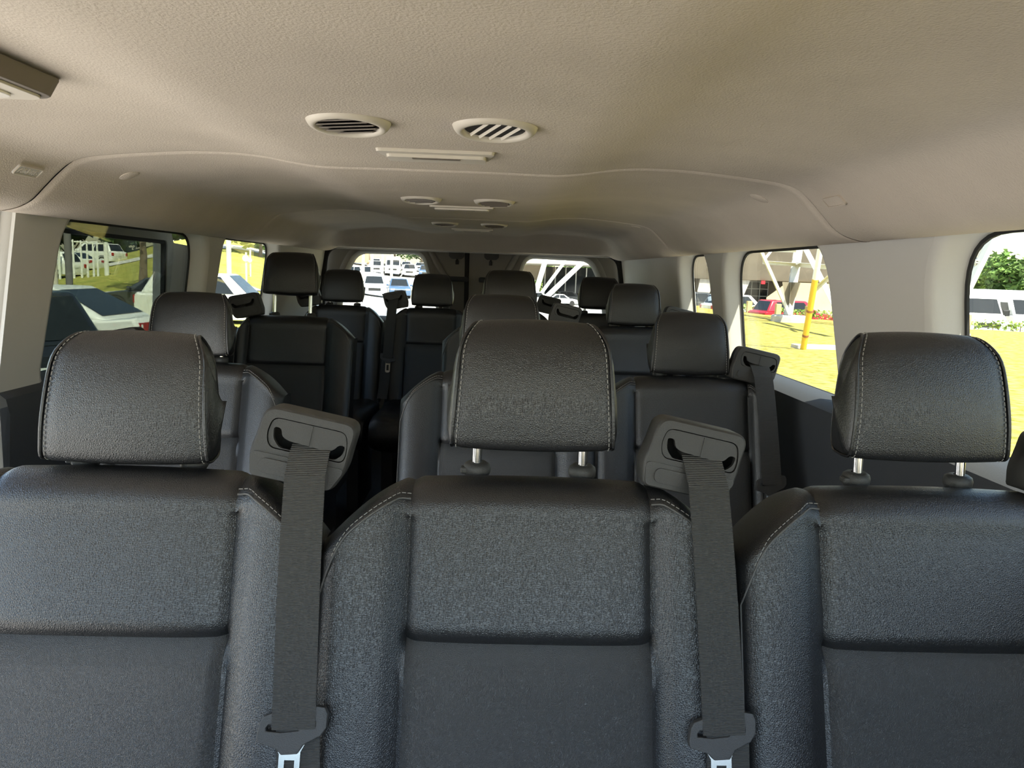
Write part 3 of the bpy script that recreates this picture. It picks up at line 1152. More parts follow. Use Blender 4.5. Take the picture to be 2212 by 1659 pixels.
M_ASPH = mat('asphalt', (0.38, 0.37, 0.35), 0.9, bump=0.5, bscale=60, var=0.12, vscale=2.0)  # albedo raised so the ground bounces more light into the open doorway
M_GRASS = mat('dry_grass', (0.17, 0.17, 0.03), 0.95, bump=1.0, bscale=25, var=0.5, vscale=5.0, col2=(0.46, 0.36, 0.11), spec=0.1)
M_GRASS2 = mat('verge_grass', (0.24, 0.26, 0.055), 0.95, bump=0.9, bscale=25, var=0.5, vscale=0.9, col2=(0.40, 0.36, 0.09), spec=0.1)
M_ROAD = mat('pale_road', (0.55, 0.53, 0.48), 0.9, var=0.1, vscale=1.0)
M_CONC = mat('concrete', (0.50, 0.46, 0.40), 0.9, bump=0.4, bscale=30, var=0.15, vscale=3.0)

ground_mesh('ground', lambda x, y: not is_lawn(x, y) and not grass_left(x, y), M_ASPH, -150, 120, -60, 180, 1.5)
ground_mesh('lawn', lambda x, y: is_lawn(x, y), M_GRASS, 2.7, 82.2, -9, 63, 0.75, 0.02)
ground_mesh('grass_verge', lambda x, y: grass_left(x, y), M_GRASS2, -150, 0, 0, 180, 1.5, 0.02)


def gz(x, y):
    return ground_z(x, y)


def road(name, pts, w, label):
    rows = []
    pp_ = [Vector((a, b, 0)) for a, b in pts]
    fine = []
    for a, b in zip(pp_, pp_[1:]):
        for k in range(6):
            fine.append(a.lerp(b, k / 6))
    fine.append(pp_[-1])
    for i, p in enumerate(fine):
        t = (fine[min(i + 1, len(fine) - 1)] - fine[max(i - 1, 0)]).normalized()
        nn = Vector((-t.y, t.x, 0))
        rows.append([(q.x, q.y, gz(q.x, q.y) + 0.06) for q in (p - nn * w / 2, p, p + nn * w / 2)])
    o = MB().grid(rows).build(name, M_ROAD, kind='structure')
    return o


road('access_road', [(-60, 33), (-40, 33.5), (-26, 34), (-18, 36), (-12, 40)], 3.0, '')
road('hill_road', [(-34, 58), (-25, 62), (-19, 68), (-17.5, 74), (-21, 82), (-30, 90)], 4.0, '')

# ------------------------------------------------------------------ outside: trees, hedges, shrubs
M_BARK = mat('bark', (0.16, 0.12, 0.08), 0.95, bump=0.8, bscale=20)
M_LEAF = [mat('leaf_dark', (0.035, 0.075, 0.018), 0.7, var=0.4, vscale=0.7), mat('leaf_mid', (0.09, 0.16, 0.03), 0.7, var=0.4, vscale=0.7), mat('leaf_bright', (0.20, 0.30, 0.05), 0.7, var=0.4, vscale=0.7)]


def leaf_cloud(mb, c, rad, n, size, rng):
    for _ in range(n):
        while True:
            p = Vector((rng.uniform(-1, 1), rng.uniform(-1, 1), rng.uniform(-1, 1)))
            if 0.25 < p.length < 1:
                break
        p = Vector(c) + Vector((p.x * rad[0], p.y * rad[1], p.z * rad[2]))
        a = Vector((rng.uniform(-1, 1), rng.uniform(-1, 1), rng.uniform(-0.6, 0.6))).normalized()
        b = a.cross(Vector((rng.uniform(-1, 1), rng.uniform(-1, 1), rng.uniform(-1, 1)))).normalized()
        s = size * rng.uniform(0.6, 1.3)
        nn = a.cross(b) * s * 0.25
        mb.add([p - a * s, p - b * s * 0.55 + nn, p + a * s, p + b * s * 0.55 + nn], [(0, 1, 2), (0, 2, 3)])


def tree(x, y, h, crown, shade, label, n=900, trunk_h=None, size=0.22, group='trees outside the van', zb=None):
    rng = random.Random(int(x * 13 + y * 7))
    z = (gz(x, y) if zb is None else zb) - 0.05
    t = empty('tree', (x, y, z), 0, label, 'tree', group)
    th = trunk_h or h * 0.45
    mb = MB()
    mb.tube([(0, 0, 0), (0.05 * h * 0.2, 0, th * 0.5), (0, 0.03 * h * 0.2, th), (0, 0, h * 0.8)], 0.022 * h, 8, r1=0.006 * h)
    for k in range(6):
        a = k * 1.1 + rng.uniform(0, 0.5)
        r = crown * rng.uniform(0.5, 0.8)
        z0 = th * rng.uniform(0.75, 1.1)
        mb.tube([(0, 0, z0), (math.cos(a) * r * 0.5, math.sin(a) * r * 0.5, z0 + (h - z0) * 0.35), (math.cos(a) * r, math.sin(a) * r, z0 + (h - z0) * 0.6)], 0.010 * h, 6, r1=0.003 * h)
    mb.build('trunk', M_BARK, t, smooth=60)
    lb = MB()
    for k in range(9):
        a = k * 0.7 + rng.uniform(0, 0.5)
        r = crown * rng.uniform(0.15, 0.62)
        cz = th + (h - th) * rng.uniform(0.15, 0.85)
        leaf_cloud(lb, (math.cos(a) * r, math.sin(a) * r, cz), (crown * 0.5, crown * 0.5, (h - th) * 0.30), n // 9, size, rng)
    lb.build('foliage', M_LEAF[shade], t, kind='stuff')
    return t


def at_d(px, D):
    """ground position seen at column px (on the horizon) at distance D along the van axis"""
    return at_y(px, VPY + ROLL * (px - VPX), D)


for i, (px, D, h, cr, sh_, lab) in enumerate([
        (306, 37, 10.0, 3.0, 0, 'bare-trunked tree standing on the grass beyond the dark parked pickup'),
        (35, 75, 7.0, 4.6, 0, 'dark tree at the left end of the tree line beyond the flagpoles'),
        (150, 79, 7.5, 4.6, 0, 'dark tree behind the middle of the flagpole row'),
        (262, 77, 7.0, 4.6, 0, 'dark tree just right of the flagpole row'),
        (385, 84, 7.5, 4.6, 1, 'green tree showing in the gap above the open door'),
        (462, 108, 11, 3.2, 1, 'green tree on the hilltop behind the tall pole'),
        (540, 116, 9, 3.2, 1, 'low green tree on the hilltop under the red roof'),
        (562, 62, 7.5, 4.0, 2, 'bright leafy tree on the hill beside the high headrest'),
        (610, 70, 9, 4.5, 1, 'green tree on the hill behind the high headrest'),
        (795, 140, 13, 3.6, 0, 'dark tree at left above the rear car rows'),
        (852, 146, 14, 3.6, 1, 'leafy tree in the middle above the rear car rows'),
        (910, 138, 13, 3.6, 0, 'dark tree at right above the rear car rows'),
        (975, 144, 12, 3.6, 1, 'green tree behind the gap of the rear doors'),
        (1105, 134, 10, 4, 2, 'bright green tree left of the canopy columns'),
        (1168, 134, 10, 3.5, 2, 'small yellow-green tree behind the first white column'),
        (1260, 150, 9, 5, 1, 'green tree seen beneath the pale canopy'),
        (1790, 78, 6.2, 3.2, 1, 'tree behind the concrete building at its right end'),
        (1925, 70, 5.4, 3.2, 1, 'green tree behind the wide pale pillar'),
        (2030, 68, 4.7, 3.2, 1, 'green tree just left of the white vans'),
        (2118, 66, 4.7, 3.2, 2, 'bright green tree above the first white van'),
        (2200, 60, 5.3, 3.0, 1, 'big leafy tree above the second white van'),
        (2300, 62, 5.6, 3.2, 2, 'bright green tree past the right picture edge')]):
    p = at_d(px, D)
    tree(p.x, p.y, h, cr, sh_, lab, n=2600 if D > 40 else 900, size=(0.62 if px < 400 else 0.30) if D > 40 else 0.2, trunk_h=(3.4 if i == 0 else None if D < 50 else h * (0.05 if px < 400 else 0.18)))


def hedge_row(pts, lab):
    rng = random.Random(len(lab))
    c = Vector((pts[0][0], pts[0][1], Z_G))
    o = empty('hedge', c, 0, lab, 'hedge', 'clipped hedges along the lawn edge')
    lb, st = MB(), MB()
    for a, b in zip(pts, pts[1:]):
        n = int(math.hypot(b[0] - a[0], b[1] - a[1]) / 0.35)
        for k in range(n):
            t = k / n
            x, y = a[0] + (b[0] - a[0]) * t - c.x, a[1] + (b[1] - a[1]) * t - c.y
            leaf_cloud(lb, (x, y, 0.26), (0.34, 0.34, 0.24), 26, 0.09, rng)
            if k % 3 == 0:
                st.tube([(x, y, -0.1), (x, y, 0.3)], 0.02, 5)
    lb.build('foliage', M_LEAF[2], o, kind='stuff')
    st.build('stems', M_BARK, o)


hedge_row(HEDGE[0:4], 'low clipped green hedge before the red car')
hedge_row(HEDGE[3:8], 'low clipped green hedge before the two white vans')
for k, (px, D) in enumerate([(1623, 45.5), (1686, 42.0), (1752, 39.8), (2098, 35.4)]):
    p = at_d(px, D)
    o = MB().box((0, 0, 0.32), (0.28, 0.28, 0.75)).build('hedge_bollard', mat('ochre_paint', (0.55, 0.40, 0.18), 0.8), bevel=0.02)
    o.location = (p.x, p.y, Z_G)
    tag(o, ['short ochre post in the hedge before the white car', 'short ochre post in the hedge left of the tower foot', 'short ochre post in the hedge right of the yellow pole', 'short ochre post in the hedge before the first white van'][k], 'bollard', 'ochre hedge posts')

# ------------------------------------------------------------------ outside: cars
M_TYRE = mat('tyre_rubber', (0.015, 0.015, 0.015), 0.85)
M_ALLOY = mat('alloy_wheel', (0.45, 0.45, 0.46), 0.35, metal=0.8)
M_CARGL = mat('car_window_glass', (0.015, 0.018, 0.02), 0.08, spec=0.35)
M_TAIL = mat('red_tail_lamp', (0.35, 0.012, 0.015), 0.2)
M_HLAMP = mat('clear_head_lamp', (0.75, 0.77, 0.78), 0.15)
M_PLATE = mat('number_plate', (0.70, 0.72, 0.70), 0.5)
PAINT = {
    'white': mat('car_paint_white', (0.80, 0.80, 0.77), 0.3, coat=0.6), 'black': mat('car_paint_black', (0.012, 0.013, 0.016), 0.25, coat=0.6),
    'charcoal': mat('car_paint_charcoal', (0.05, 0.055, 0.06), 0.3, coat=0.6), 'red': mat('car_paint_red', (0.42, 0.015, 0.03), 0.3, coat=0.6),
    'blue': mat('car_paint_blue', (0.06, 0.11, 0.20), 0.3, coat=0.6), 'silver': mat('car_paint_silver', (0.45, 0.50, 0.55), 0.3, coat=0.6), 'pale': mat('car_paint_pale_blue', (0.50, 0.60, 0.68), 0.3, coat=0.6)}
#             length width roof  belt  hood  tail  cabin base x0,x1   roof x0,x1   (x forward, 0 = centre)
KINDS = {'sedan': (4.6, 1.82, 1.43, 0.93, 0.86, 0.98, -1.75, 1.15, -0.75, 0.35), 'suv': (4.6, 1.88, 1.70, 1.05, 1.02, 1.08, -2.12, 1.15, -1.75, 0.45),
         'pickup': (5.2, 1.9, 1.78, 1.10, 1.05, 1.06, -0.75, 1.30, -0.55, 0.65), 'van': (5.6, 2.05, 2.52, 1.30, 1.10, 1.30, -2.72, 2.05, -2.66, 1.05)}


def car(kind, paint, x, y, rz, label, group='parked cars', z=None, sticker=False):
    L, Wd, zr, zb, zh, zt, a0, a1, b0, b1 = KINDS[kind]
    P_ = PAINT[paint]
    c = empty('van' if kind == 'van' else 'car', (x, y, (gz(x, y) if z is None else z) + 0.01), rz, label, 'van' if kind == 'van' else 'car', group)
    hw = Wd / 2
    side = [(-L / 2 + 0.04, 0.28), (-L / 2, 0.50), (-L / 2 + 0.02, zt - 0.10), (-L / 2 + 0.10, zt), (a0, zb), (a1, zb), (L / 2 - 0.35, zh - 0.06), (L / 2 - 0.06, zh - 0.22), (L / 2, 0.55), (L / 2 - 0.05, 0.26)]
    rows = []
    for t in (-1, -0.96, -0.86, 0.86, 0.96, 1):
        k = 0.0 if abs(t) < 0.9 else (0.35 if abs(t) < 0.99 else 1.0)
        cx_, cz_ = 0.0, 0.62
        rows.append([(cx_ + (a - cx_) * (1 - 0.018 * k), t * hw, cz_ + (b - cz_) * (1 - 0.09 * k)) for a, b in side])
    mb = MB().grid(rows, close_v=True)
    n = len(side)
    mb.f.append(tuple(range(n)))
    mb.f.append(tuple(5 * n + n - 1 - i for i in range(n)))
    mb.build('body', P_, c, bevel=0.05, smooth=40)
    wb, wt = hw * 0.955, hw * 0.74 if kind != 'van' else hw * 0.88
    lo = [(a0, -wb), (a1, -wb), (a1, wb), (a0, wb)]
    hi = [(b0, -wt), (b1, -wt), (b1, wt), (b0, wt)]
    zc = zb - 0.03
    V = [Vector((a, b, zc)) for a, b in lo] + [Vector((a, b, zr)) for a, b in hi]
    cb = MB().add(V, [(0, 1, 2, 3), (4, 5, 6, 7), (0, 1, 5, 4), (1, 2, 6, 5), (2, 3, 7, 6), (3, 0, 4, 7)]).build('cabin', P_, c, bevel=0.09, smooth=40)

    def pane(name, q, u0, u1, v0, v1, out=0.012):
        A, B, C_, D_ = (V[i] for i in q)
        def at(u, v):
            return A.lerp(B, u).lerp(D_.lerp(C_, u), v)
        nn = (B - A).cross(D_ - A).normalized()
        mid = at(0.5, 0.5)
        if nn.dot(mid - Vector((0, 0, 1.0))) < 0:
            nn = -nn
        pts = [at(u0, v0), at(u1, v0), at(u1, v1), at(u0, v1)]
        MB().add([p + nn * out for p in pts] + [p - nn * 0.05 for p in pts], [(0, 1, 2, 3), (0, 1, 5, 4), (1, 2, 6, 5), (2, 3, 7, 6), (3, 0, 4, 7)]).build(name, M_CARGL, c)
        return at, nn
    if kind == 'van':
        pane('windscreen', (1, 2, 6, 5), 0.06, 0.94, 0.06, 0.62)
        for q in ((0, 1, 5, 4), (3, 2, 6, 7)):
            pane('side_window', q, 0.74, 0.92, 0.05, 0.50)
    else:
        pane('windscreen', (1, 2, 6, 5), 0.06, 0.94, 0.08, 0.92)
        pane('rear_window', (3, 0, 4, 7), 0.08, 0.92, 0.15, 0.90)
        for q in ((0, 1, 5, 4), (3, 2, 6, 7)):
            pane('side_window', q, 0.50, 0.88, 0.10, 0.86)
            pane('side_window', q, 0.14 if kind != 'pickup' else 0.1, 0.47, 0.10, 0.86)
            if sticker:
                at, nn = pane('price_sticker_backing', q, 0.20, 0.32, 0.30, 0.72, 0.013)
    if sticker:
        for o_ in [o for o in c.children if o.name.startswith('price_sticker')]:
            o_.data.materials[0] = M_PLATE
            o_.name = 'window_sticker'
    wr_ = 0.34 if kind in ('sedan', 'suv') else 0.38
    for sx in (-1, 1):
        for sy in (-1, 1):
            cx_ = sx * L * 0.30
            MB().lathe([(wr_ + 0.07, -0.01), (wr_ + 0.07, 0.006), (wr_ + 0.02, 0.010)], (cx_, sy * hw * 0.995, wr_ + 0.01), 20, 'Y').build('wheel_arch', M_TYRE, c)
            w_ = MB().lathe([(0.0, -0.10), (wr_ - 0.02, -0.10), (wr_, -0.07), (wr_, 0.07), (wr_ - 0.02, 0.10), (wr_ * 0.66, 0.10), (wr_ * 0.64, 0.08)], (0, 0, 0), 20, 'Y').build('wheel', M_TYRE, c, smooth=40)
            w_.location = (cx_, sy * (hw - 0.09), wr_)
            MB().lathe([(0.001, 0.095), (wr_ * 0.25, 0.10), (wr_ * 0.62, 0.085), (wr_ * 0.66, 0.095)] if sy > 0 else [(0.001, -0.095), (wr_ * 0.25, -0.10), (wr_ * 0.62, -0.085), (wr_ * 0.66, -0.095)], (0, 0, 0), 16, 'Y').build('rim', M_ALLOY, w_, smooth=40)
    for sy in (-1, 1):
        MB().box((L / 2 - 0.10, sy * hw * 0.70, zh - 0.24), (0.16, hw * 0.42, 0.13)).build('head_lamp', M_HLAMP, c, bevel=0.03)
        if kind == 'sedan':
            MB().add([(-L / 2 + 0.0, sy * hw * 0.45, 0.90), (-L / 2 - 0.012, sy * hw * 0.45, 0.78), (-L / 2 + 0.01, sy * hw * 0.93, 0.66), (-L / 2 + 0.42, sy * hw * 1.004, 0.86), (-L / 2 + 0.03, sy * hw * 0.93, 0.90), (-L / 2 + 0.10, sy * hw * 0.8, 0.82)],
                     [(0, 1, 2, 4), (4, 2, 3), (0, 1, 5), (1, 2, 5), (2, 3, 5), (3, 4, 5), (4, 0, 5)]).build('tail_lamp', M_TAIL, c)
        else:
            MB().box((-L / 2 + 0.07, sy * hw * 0.86, zt - 0.22), (0.14, hw * 0.26, 0.26 if kind != 'van' else 0.5)).build('tail_lamp', M_TAIL, c, bevel=0.03)
        mr = MB().box((a1 - 0.32, sy * (hw + 0.10), zb + 0.08), (0.12, 0.20, 0.15 if kind != 'van' else 0.30)).build('mirror', P_ if kind != 'van' else M_BLACK, c, bevel=0.04)
    MB().box((L / 2 + 0.0, 0, 0.62 if kind != 'van' else 0.80), (0.05, hw * 1.05, 0.22)).build('grille', M_BLACK, c, bevel=0.02)
    MB().box((L / 2 + 0.02, 0, 0.42), (0.03, 0.40, 0.11)).build('number_plate', M_PLATE, c)
    MB().box((-L / 2 - 0.0, 0, 0.70 if kind == 'sedan' else 0.78), (0.03, 0.40, 0.11)).build('number_plate', M_PLATE, c)
    return c


def car_at(kind, paint, px, D, rz_deg, label, z=None, **k):
    p = at_d(px, D)
    return car(kind, paint, p.x, p.y, math.radians(rz_deg), label, z=z, **k)


# seen through the left windows: front of the cars away to the left
car_at('sedan', 'white', 60, 13.6, 179, 'white sedan parked outside the tinted left window, red tail lamp showing', sticker=True)
car('suv', 'black', -7.0, 10.2, math.radians(150), 'black car with rear number plate, nearest outside the tinted left window', z=-0.98)
car_at('sedan', 'charcoal', 352, 30.0, 178, 'dark car with a white window sticker, behind the white sedan', sticker=True, z=-0.96)
car_at('suv', 'white', 471, 25.0, 4, 'white car with slanting windscreen outside the second left window', sticker=True, z=-0.93)
for k, (px, D) in enumerate([(98, 52), (150, 58), (205, 64)]):
    car_at('sedan' if k % 2 else 'suv', 'white', px, D, 168, ['far white car at the foot of the leftmost flagpole', 'far white car below the middle flagpoles', 'far white car below the rightmost flagpoles'][k], group='far white cars by the flagpoles')
# seen through the left rear door window
for k, (kind, pt, px, D, rz, lab) in enumerate([
        ('sedan', 'pale', 838, 8.6, -92, 'pale blue car right behind the van, seen between the last seats'),
        ('suv', 'silver', 808, 66.0, -80, 'light car facing the van, dark grille showing, behind the rear left window'),
        ('suv', 'blue', 862, 70.0, -80, 'dark blue car facing the van, second in the near row'),
        ('suv', 'blue', 916, 72.0, -80, 'dark blue car facing the van, third in the near row'),
        ('suv', 'white', 784, 90.0, -40, 'white car at the left edge of the rear left window'),
        ('suv', 'white', 815, 108.0, -85, 'white car in the far row, left of the middle'),
        ('van', 'white', 850, 108.0, -85, 'white van in the middle of the far row'),
        ('suv', 'white', 885, 108.0, -85, 'white car in the far row, right of the middle'),
        ('suv', 'blue', 920, 108.0, -85, 'blue car at the right end of the far row'),
        ('sedan', 'white', 812, 128.0, -85, 'white car in the farthest row, at left'),
        ('sedan', 'silver', 846, 128.0, -85, 'silver car in the farthest row, second from left'),
        ('sedan', 'white', 878, 128.0, -85, 'white car in the farthest row, third from left'),
        ('sedan', 'white', 908, 128.0, -85, 'white car in the farthest row, at right')]):
    car_at(kind, pt, px, D, rz, lab, group='cars behind the rear left window')
# seen through the right rear door window
car_at('sedan', 'white', 1212, 100.0, 12, 'white car with dark wheel below the slanting white columns')
car_at('suv', 'charcoal', 1232, 112.0, 10, 'dark car beyond the white car, under the canopy')
car_at('suv', 'white', 1160, 92.0, 30, 'white car at the foot of the slanting columns')
# beyond the hedge on the right
car_at('suv', 'red', 1716, 44.5, 12, 'red car parked beyond the hedge, behind the tower foot', z=Z_LOT - 0.22)
car_at('suv', 'white', 1600, 50.0, 10, 'white car left of the red car beyond the hedge', z=Z_LOT - 0.1)
car_at('suv', 'charcoal', 1512, 55.0, 10, 'dark car seen through the narrow quarter window', z=Z_LOT - 0.1)
car_at('van', 'white', 2092, 39.5, -100, 'white van with dark windscreen, left of the two', z=Z_LOT)
car_at('van', 'white', 2199, 39.5, -100, 'white van with a paper in its windscreen, right of the two', z=Z_LOT)

# ------------------------------------------------------------------ outside: tower, pole, poles, buildings
M_GALV = mat('galvanised_steel', (0.62, 0.61, 0.57), 0.5, metal=0.2)
M_YEL = mat('yellow_guard', (0.72, 0.46, 0.05), 0.5)
M_RUST = mat('rust_band', (0.30, 0.12, 0.05), 0.8)


def member(name, a, b, w, parent):
    a, b = Vector(a), Vector(b)
    t = (b - a)
    R = t.to_track_quat('Z', 'Y').to_matrix()
    mb = MB()
    mb.box((a + b) / 2 + R @ Vector((w * 0.45, 0, 0)), (w * 0.1, w, t.length), R=R)
    mb.box((a + b) / 2 + R @ Vector((0, w * 0.45, 0)), (w, w * 0.1, t.length), R=R)
    return mb.build(name, M_GALV, parent)


def px_at(x, y, D):
    return at_y(x, y, D)


tw = empty('lattice_tower', (0, 0, 0), 0, 'pale steel lattice tower standing on the lawn beyond the right windows', 'tower')
foot = px_at(1703, 690, 36.5)
foot.z = Z_G + 0.3
legtop = px_at(1727, 535, 37.5)
far_top = foot + (legtop - foot) * 2.4
member('tower_leg', foot, far_top, 0.42, tw)
b1_ = px_at(1640, 540, 34.5)
b1_ = foot + (b1_ - foot) * 1.8
member('tower_brace', foot, b1_, 0.20, tw)
k1 = foot.lerp(b1_, 0.42)
k2 = foot.lerp(far_top, 0.30)
member('tower_strut', px_at(1651, 567, 35), px_at(1722, 572, 37), 0.16, tw)
member('tower_strut', px_at(1651, 564, 35), px_at(1669, 541, 36), 0.14, tw)
member('tower_strut', px_at(1669, 541, 36), px_at(1722, 543, 37), 0.12, tw)
member('tower_strut', px_at(1722, 572, 37), px_at(1788, 577, 31), 0.20, tw)
member('tower_brace', px_at(1738, 540, 33), px_at(1815, 690, 27), 0.24, tw)
member('tower_strut', px_at(1752, 634, 30), px_at(1792, 597, 28), 0.12, tw)
foot2 = px_at(2043, 712, 27.5)
foot2.z = Z_G
n2 = px_at(2163, 488, 27.5)
member('tower_leg', foot2, foot2 + (n2 - foot2) * 2.6, 0.36, tw)
member('tower_strut', px_at(2112, 572, 27.5), px_at(2083, 525, 29), 0.14, tw)
member('tower_strut', px_at(2112, 567, 27.5), px_at(2060, 565, 29), 0.14, tw)
for k in range(4):
    a_ = foot.lerp(far_top, 0.45 + 0.14 * k)
    b_ = (foot2 + (n2 - foot2) * 2.6).lerp(foot2, 0.55 - 0.14 * k)
    member('tower_strut', a_, b_, 0.2, tw)
ft = MB().lathe([(0.0, 0.34), (0.74, 0.34), (0.80, 0.28), (0.82, -0.1)], (0, 0, 0), 28).build('tower_footing', M_CONC, tw, smooth=40)
ft.location = (foot.x, foot.y, Z_G)
ft2 = MB().lathe([(0.0, 0.34), (0.74, 0.34), (0.80, 0.28), (0.82, -0.1)], (0, 0, 0), 28).build('tower_footing', M_CONC, tw, smooth=40)
ft2.location = (foot2.x, foot2.y, Z_G)
gus = MB()
for a_ in (0.0, 1.1, 2.2):
    gus.add([foot + Vector((math.cos(a_) * 0.45, math.sin(a_) * 0.45, 1.6)), foot + Vector((-math.cos(a_) * 0.45, -math.sin(a_) * 0.45, 1.6)), foot + Vector((0, 0, -0.1))], [(0, 1, 2)])
gus.build('foot_guard', mat('weathered_wrap', (0.22, 0.19, 0.14), 0.9), tw)

gp = px_at(1735, 752, 21.8)
gp.z = Z_G
gt = px_at(1761, 603, 21.0)
gw = empty('guy_pole', gp, 0, 'yellow and white guarded pole leaning on the lawn before the tower', 'pole')
d_ = gt - gp
MB().tube([Vector((0, 0, 0)), d_], 0.085, 10).build('yellow_guard', M_YEL, gw, smooth=40)
MB().tube([d_, d_ * 2.6], 0.080, 10).build('white_section', M_WHITE, gw, smooth=40)
for k in (0.20, 0.55):
    MB().tube([d_ * k, d_ * (k + 0.03)], 0.092, 10).build('band', M_RUST, gw, smooth=40)
sb = px_at(1760, 746, 22.2)
o = MB().prism(round_poly([(-0.60, -0.25), (0.75, -0.25), (0.75, 0.3), (-0.6, 0.3)], 0.06, 3), lambda a, b: (a, b, -0.05), lambda a, b: (a, b, 0.12)).build('kerb_slab', M_CONC, bevel=0.03)
o.location = (sb.x, sb.y, Z_G)
tag(o, 'pale concrete slab on the lawn beside the yellow pole', 'slab')
rk = px_at(1787, 880, 11.5)
o = MB().lathe([(0.0, 0.16), (0.20, 0.15), (0.34, 0.09), (0.40, 0.0), (0.38, -0.05)], (0, 0, 0), 14).build('rock', mat('rock_grey', (0.16, 0.16, 0.15), 0.95, bump=1.0, bscale=12), smooth=60)
o.location = (rk.x, rk.y, Z_G)
tag(o, 'dark grey rock on the lawn at the window corner', 'rock')

# flagpoles
fpx = [(122, 507), (153, 517), (170, 519), (183, 520), (196, 521), (205, 520), (224, 523)]
fl_lab = ['leftmost white flagpole, close to the pillar', 'second white flagpole from the left', 'third white flagpole from the left', 'fourth white flagpole from the left', 'fifth white flagpole from the left', 'sixth white flagpole from the left', 'rightmost flagpole, thicker than the others']
for (x, ytop), lab in zip(fpx, fl_lab):
    b_ = px_at(x + 6, 566, 50)
    t_ = px_at(x, ytop, 50)
    zb_ = gz(b_.x, b_.y)
    f_ = empty('flagpole', (b_.x, b_.y, zb_), 0, lab, 'flagpole', 'white flagpoles on the grass')
    hh = t_.z - zb_
    MB().tube([(0, 0, 0), (0, 0, hh)], 0.075 if 'thicker' not in lab else 0.14, 8, r1=0.05 if 'thicker' not in lab else 0.14).build('pole', M_WHITE, f_, smooth=40)
    MB().tube([(0, 0, hh - 0.1), (-0.40, 0, hh - 0.1)], 0.05, 6).build('pole_arm', M_WHITE, f_, smooth=40)


def post(x, y0, y1, D, r, material, name, lab, cat='post'):
    b_ = px_at(x, y0, D)
    zb_ = gz(b_.x, b_.y)
    t_ = px_at(x, y1, D)
    o = MB().tube([(0, 0, 0), (0, 0, t_.z - zb_)], r, 10).build(name, material, smooth=40)
    o.location = (b_.x, b_.y, zb_)
    tag(o, lab, cat)
    return o, t_.z - zb_


post(150, 610, 430, 18.0, 0.075, mat('grey_post', (0.14, 0.13, 0.12), 0.7), 'lamp_post', 'dark grey post rising behind the black car, left of the flagpoles')
post(119, 600, 430, 24.0, 0.08, M_CONC, 'utility_pole', 'pale post at the left edge of the tinted window')
post(495, 590, 440, 28.0, 0.09, M_CONC, 'utility_pole', 'pale pole standing in the second left window', 'pole')
rs, h_ = post(532, 580, 545, 40.0, 0.05, M_CONC, 'road_sign', 'round white road sign on the grassy hill', 'sign')
MB().lathe([(0.0, -0.03), (0.16, -0.03), (0.16, 0.0), (0.0, 0.0)], (0, -0.06, h_ - 0.3), 20, 'Y').build('sign_disc', M_WHITE, rs)
rs, h_ = post(541, 580, 540, 46.0, 0.05, M_CONC, 'road_sign', 'smaller round sign behind the first on the hill', 'sign')
MB().lathe([(0.0, -0.03), (0.12, -0.03), (0.12, 0.0), (0.0, 0.0)], (0, -0.06, h_ - 0.6), 20, 'Y').build('sign_disc', M_WHITE, rs)
for k, (x, D, lab) in enumerate([(784, 78, 'tan pole at left in the rear left window'), (803, 80, 'pale pole second in the rear left window'), (825, 82, 'pale pole in the middle of the rear left window'), (845, 84, 'thin pale pole right of the middle one')]):
    post(x, 640, 500, D, 0.16, M_CONC, 'utility_pole', lab, 'pole')


def building(name, x, y, rz, label, z=None):
    return empty(name, (x, y, gz(x, y) if z is None else z), rz, label, 'building')


M_TAN = mat('tan_concrete', (0.20, 0.165, 0.12), 0.9, bump=0.5, bscale=3, var=0.15, vscale=0.6)
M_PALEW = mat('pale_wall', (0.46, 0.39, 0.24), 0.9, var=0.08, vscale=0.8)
M_ORA = mat('orange_wall', (0.70, 0.42, 0.16), 0.9)
M_REDR = mat('red_roof', (0.50, 0.10, 0.09), 0.8)
# concrete building beyond the lot, right window
c0 = px_at(1700, 600, 62)
bl = building('concrete_building', c0.x, c0.y, math.radians(-14), 'tan concrete building with overhanging upper storey beyond the lot', Z_LOT)
MB().prism([(-1.4, 2.55), (9.0, 2.55), (9.0, 9.0), (-3.6, 9.0)], lambda a, b: (-9.5, a, b), lambda a, b: (3.4, a, b)).build('upper_storey', M_TAN, bl, bevel=0.05)
MB().box((-3.0, 6.0, 1.3), (12.6, 6.0, 2.6)).build('recessed_wall', M_TAN, bl)
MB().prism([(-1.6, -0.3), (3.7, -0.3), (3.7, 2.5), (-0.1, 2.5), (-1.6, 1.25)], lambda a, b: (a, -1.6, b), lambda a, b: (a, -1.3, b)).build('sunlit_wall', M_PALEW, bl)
for k, x in enumerate((-3.9, -6.6)):
    MB().prism([(x - 0.6, 0), (x + 0.1, 0), (x + 1.0, 2.6), (x - 0.2, 2.6)], lambda a, b: (a, -1.2, b), lambda a, b: (a, 0.6, b)).build('slanting_column', M_CONC, bl)
wf = MB().box((-2.1, 2.95, 1.55), (2.0, 0.1, 1.9)).build('glazing', M_CARGL, bl)
for k in range(4):
    MB().box((-3.1 + 0.667 * k, 2.86, 1.55), (0.06, 0.08, 1.9)).build('mullion', M_GALV, wf)
for k in range(4):
    MB().box((-2.1, 2.86, 0.65 + 0.6 * k), (2.0, 0.08, 0.06)).build('transom', M_GALV, wf)
MB().box((-1.95, -1.5, 2.42), (0.30, 0.15, 0.26)).build('red_sign', mat('sign_red', (0.60, 0.02, 0.03), 0.5), bl)

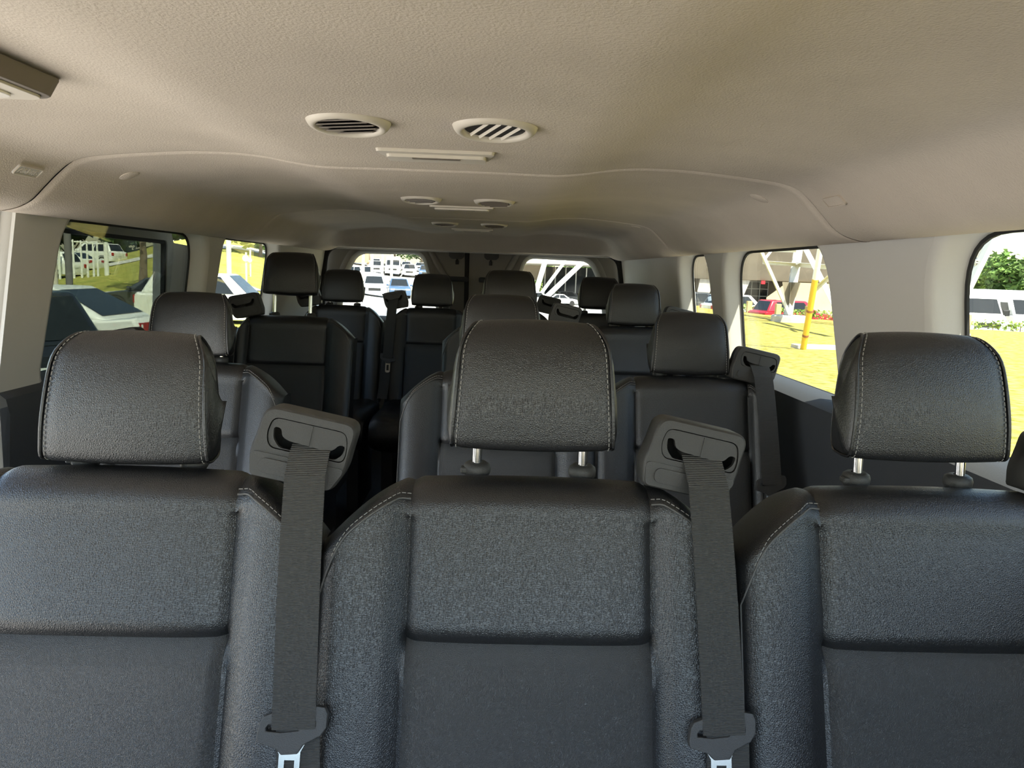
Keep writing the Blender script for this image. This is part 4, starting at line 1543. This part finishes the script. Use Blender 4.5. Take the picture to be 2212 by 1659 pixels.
# canopy with slanting columns behind the right rear door window
c1 = px_at(1205, 560, 105)
cn = building('canopy_building', c1.x, c1.y, math.radians(-6), 'pale canopy on slanting white columns behind the right rear window')
zc_ = px_at(1205, 571, 105).z - gz(c1.x, c1.y)
MB().box((1.6, 9.0, zc_ + 1.3), (15.5, 24, 2.6)).build('canopy', mat('canopy_grey', (0.55, 0.52, 0.47), 0.9), cn, bevel=0.05)
MB().box((4.0, 21.0, 2.6), (9.0, 0.3, 5.2)).build('glazed_front', M_CARGL, cn)
for k in range(6):
    MB().box((-0.2 + 1.68 * k, 20.8, 2.6), (0.16, 0.12, 5.2)).build('mullion', M_GALV, cn)
MB().box((-3.4, 14.0, 4.2), (4.6, 2.0, 2.2)).build('parapet', M_TAN, cn)
for k, (xa, ya, xb, yb, w) in enumerate([(1155, 640, 1181, 553, 0.33), (1168, 635, 1226, 557, 0.20), (1205, 618, 1268, 558, 0.30)]):
    A_, B_ = px_at(xa, ya, 93 - k), px_at(xb, yb, 98)
    zz = gz(A_.x, A_.y)
    A_ = A_ + (A_ - B_) * ((zz - A_.z) / (A_.z - B_.z))
    MB().tube([A_ - cn.location, B_ + (B_ - A_) * 0.15 - cn.location], w, 10).build('slanting_column', M_WHITE, cn, smooth=40)
cn.rotation_euler = (0, 0, 0)

# low orange house far behind, and the red roof on the hill
c2 = px_at(748, 560, 130)
oh = building('orange_house', c2.x - 3, c2.y, 0.2, 'orange house with pale roof at the left of the rear left window')
MB().box((0, 0, 1.6), (13, 7, 3.4)).build('house_wall', M_ORA, oh)
MB().prism([(-4.2, 3.1), (4.2, 3.1), (0, 5.0)], lambda a, b: (-6, a, b), lambda a, b: (6, a, b)).build('house_roof', M_PALEW, oh)
c3 = px_at(512, 535, 100)
rh = building('red_roofed_pavilion', c3.x, c3.y, 0.1, 'red-roofed open pavilion on the hill at the top of the second left window')
zr_ = px_at(512, 533, 100).z - gz(c3.x, c3.y)
MB().box((0, 0, zr_ + 0.55), (3.6, 4.0, 0.95)).build('red_fascia', M_REDR, rh, bevel=0.05)
MB().box((0.2, 0, zr_ - 0.1), (4.2, 4.2, 0.3)).build('roof_slab', M_WHITE, rh)
for k in range(3):
    MB().box((-1.4 + 1.4 * k, -1.8, zr_ / 2 - 0.3), (0.2, 0.2, zr_ + 0.3)).build('pavilion_post', M_WHITE, rh)
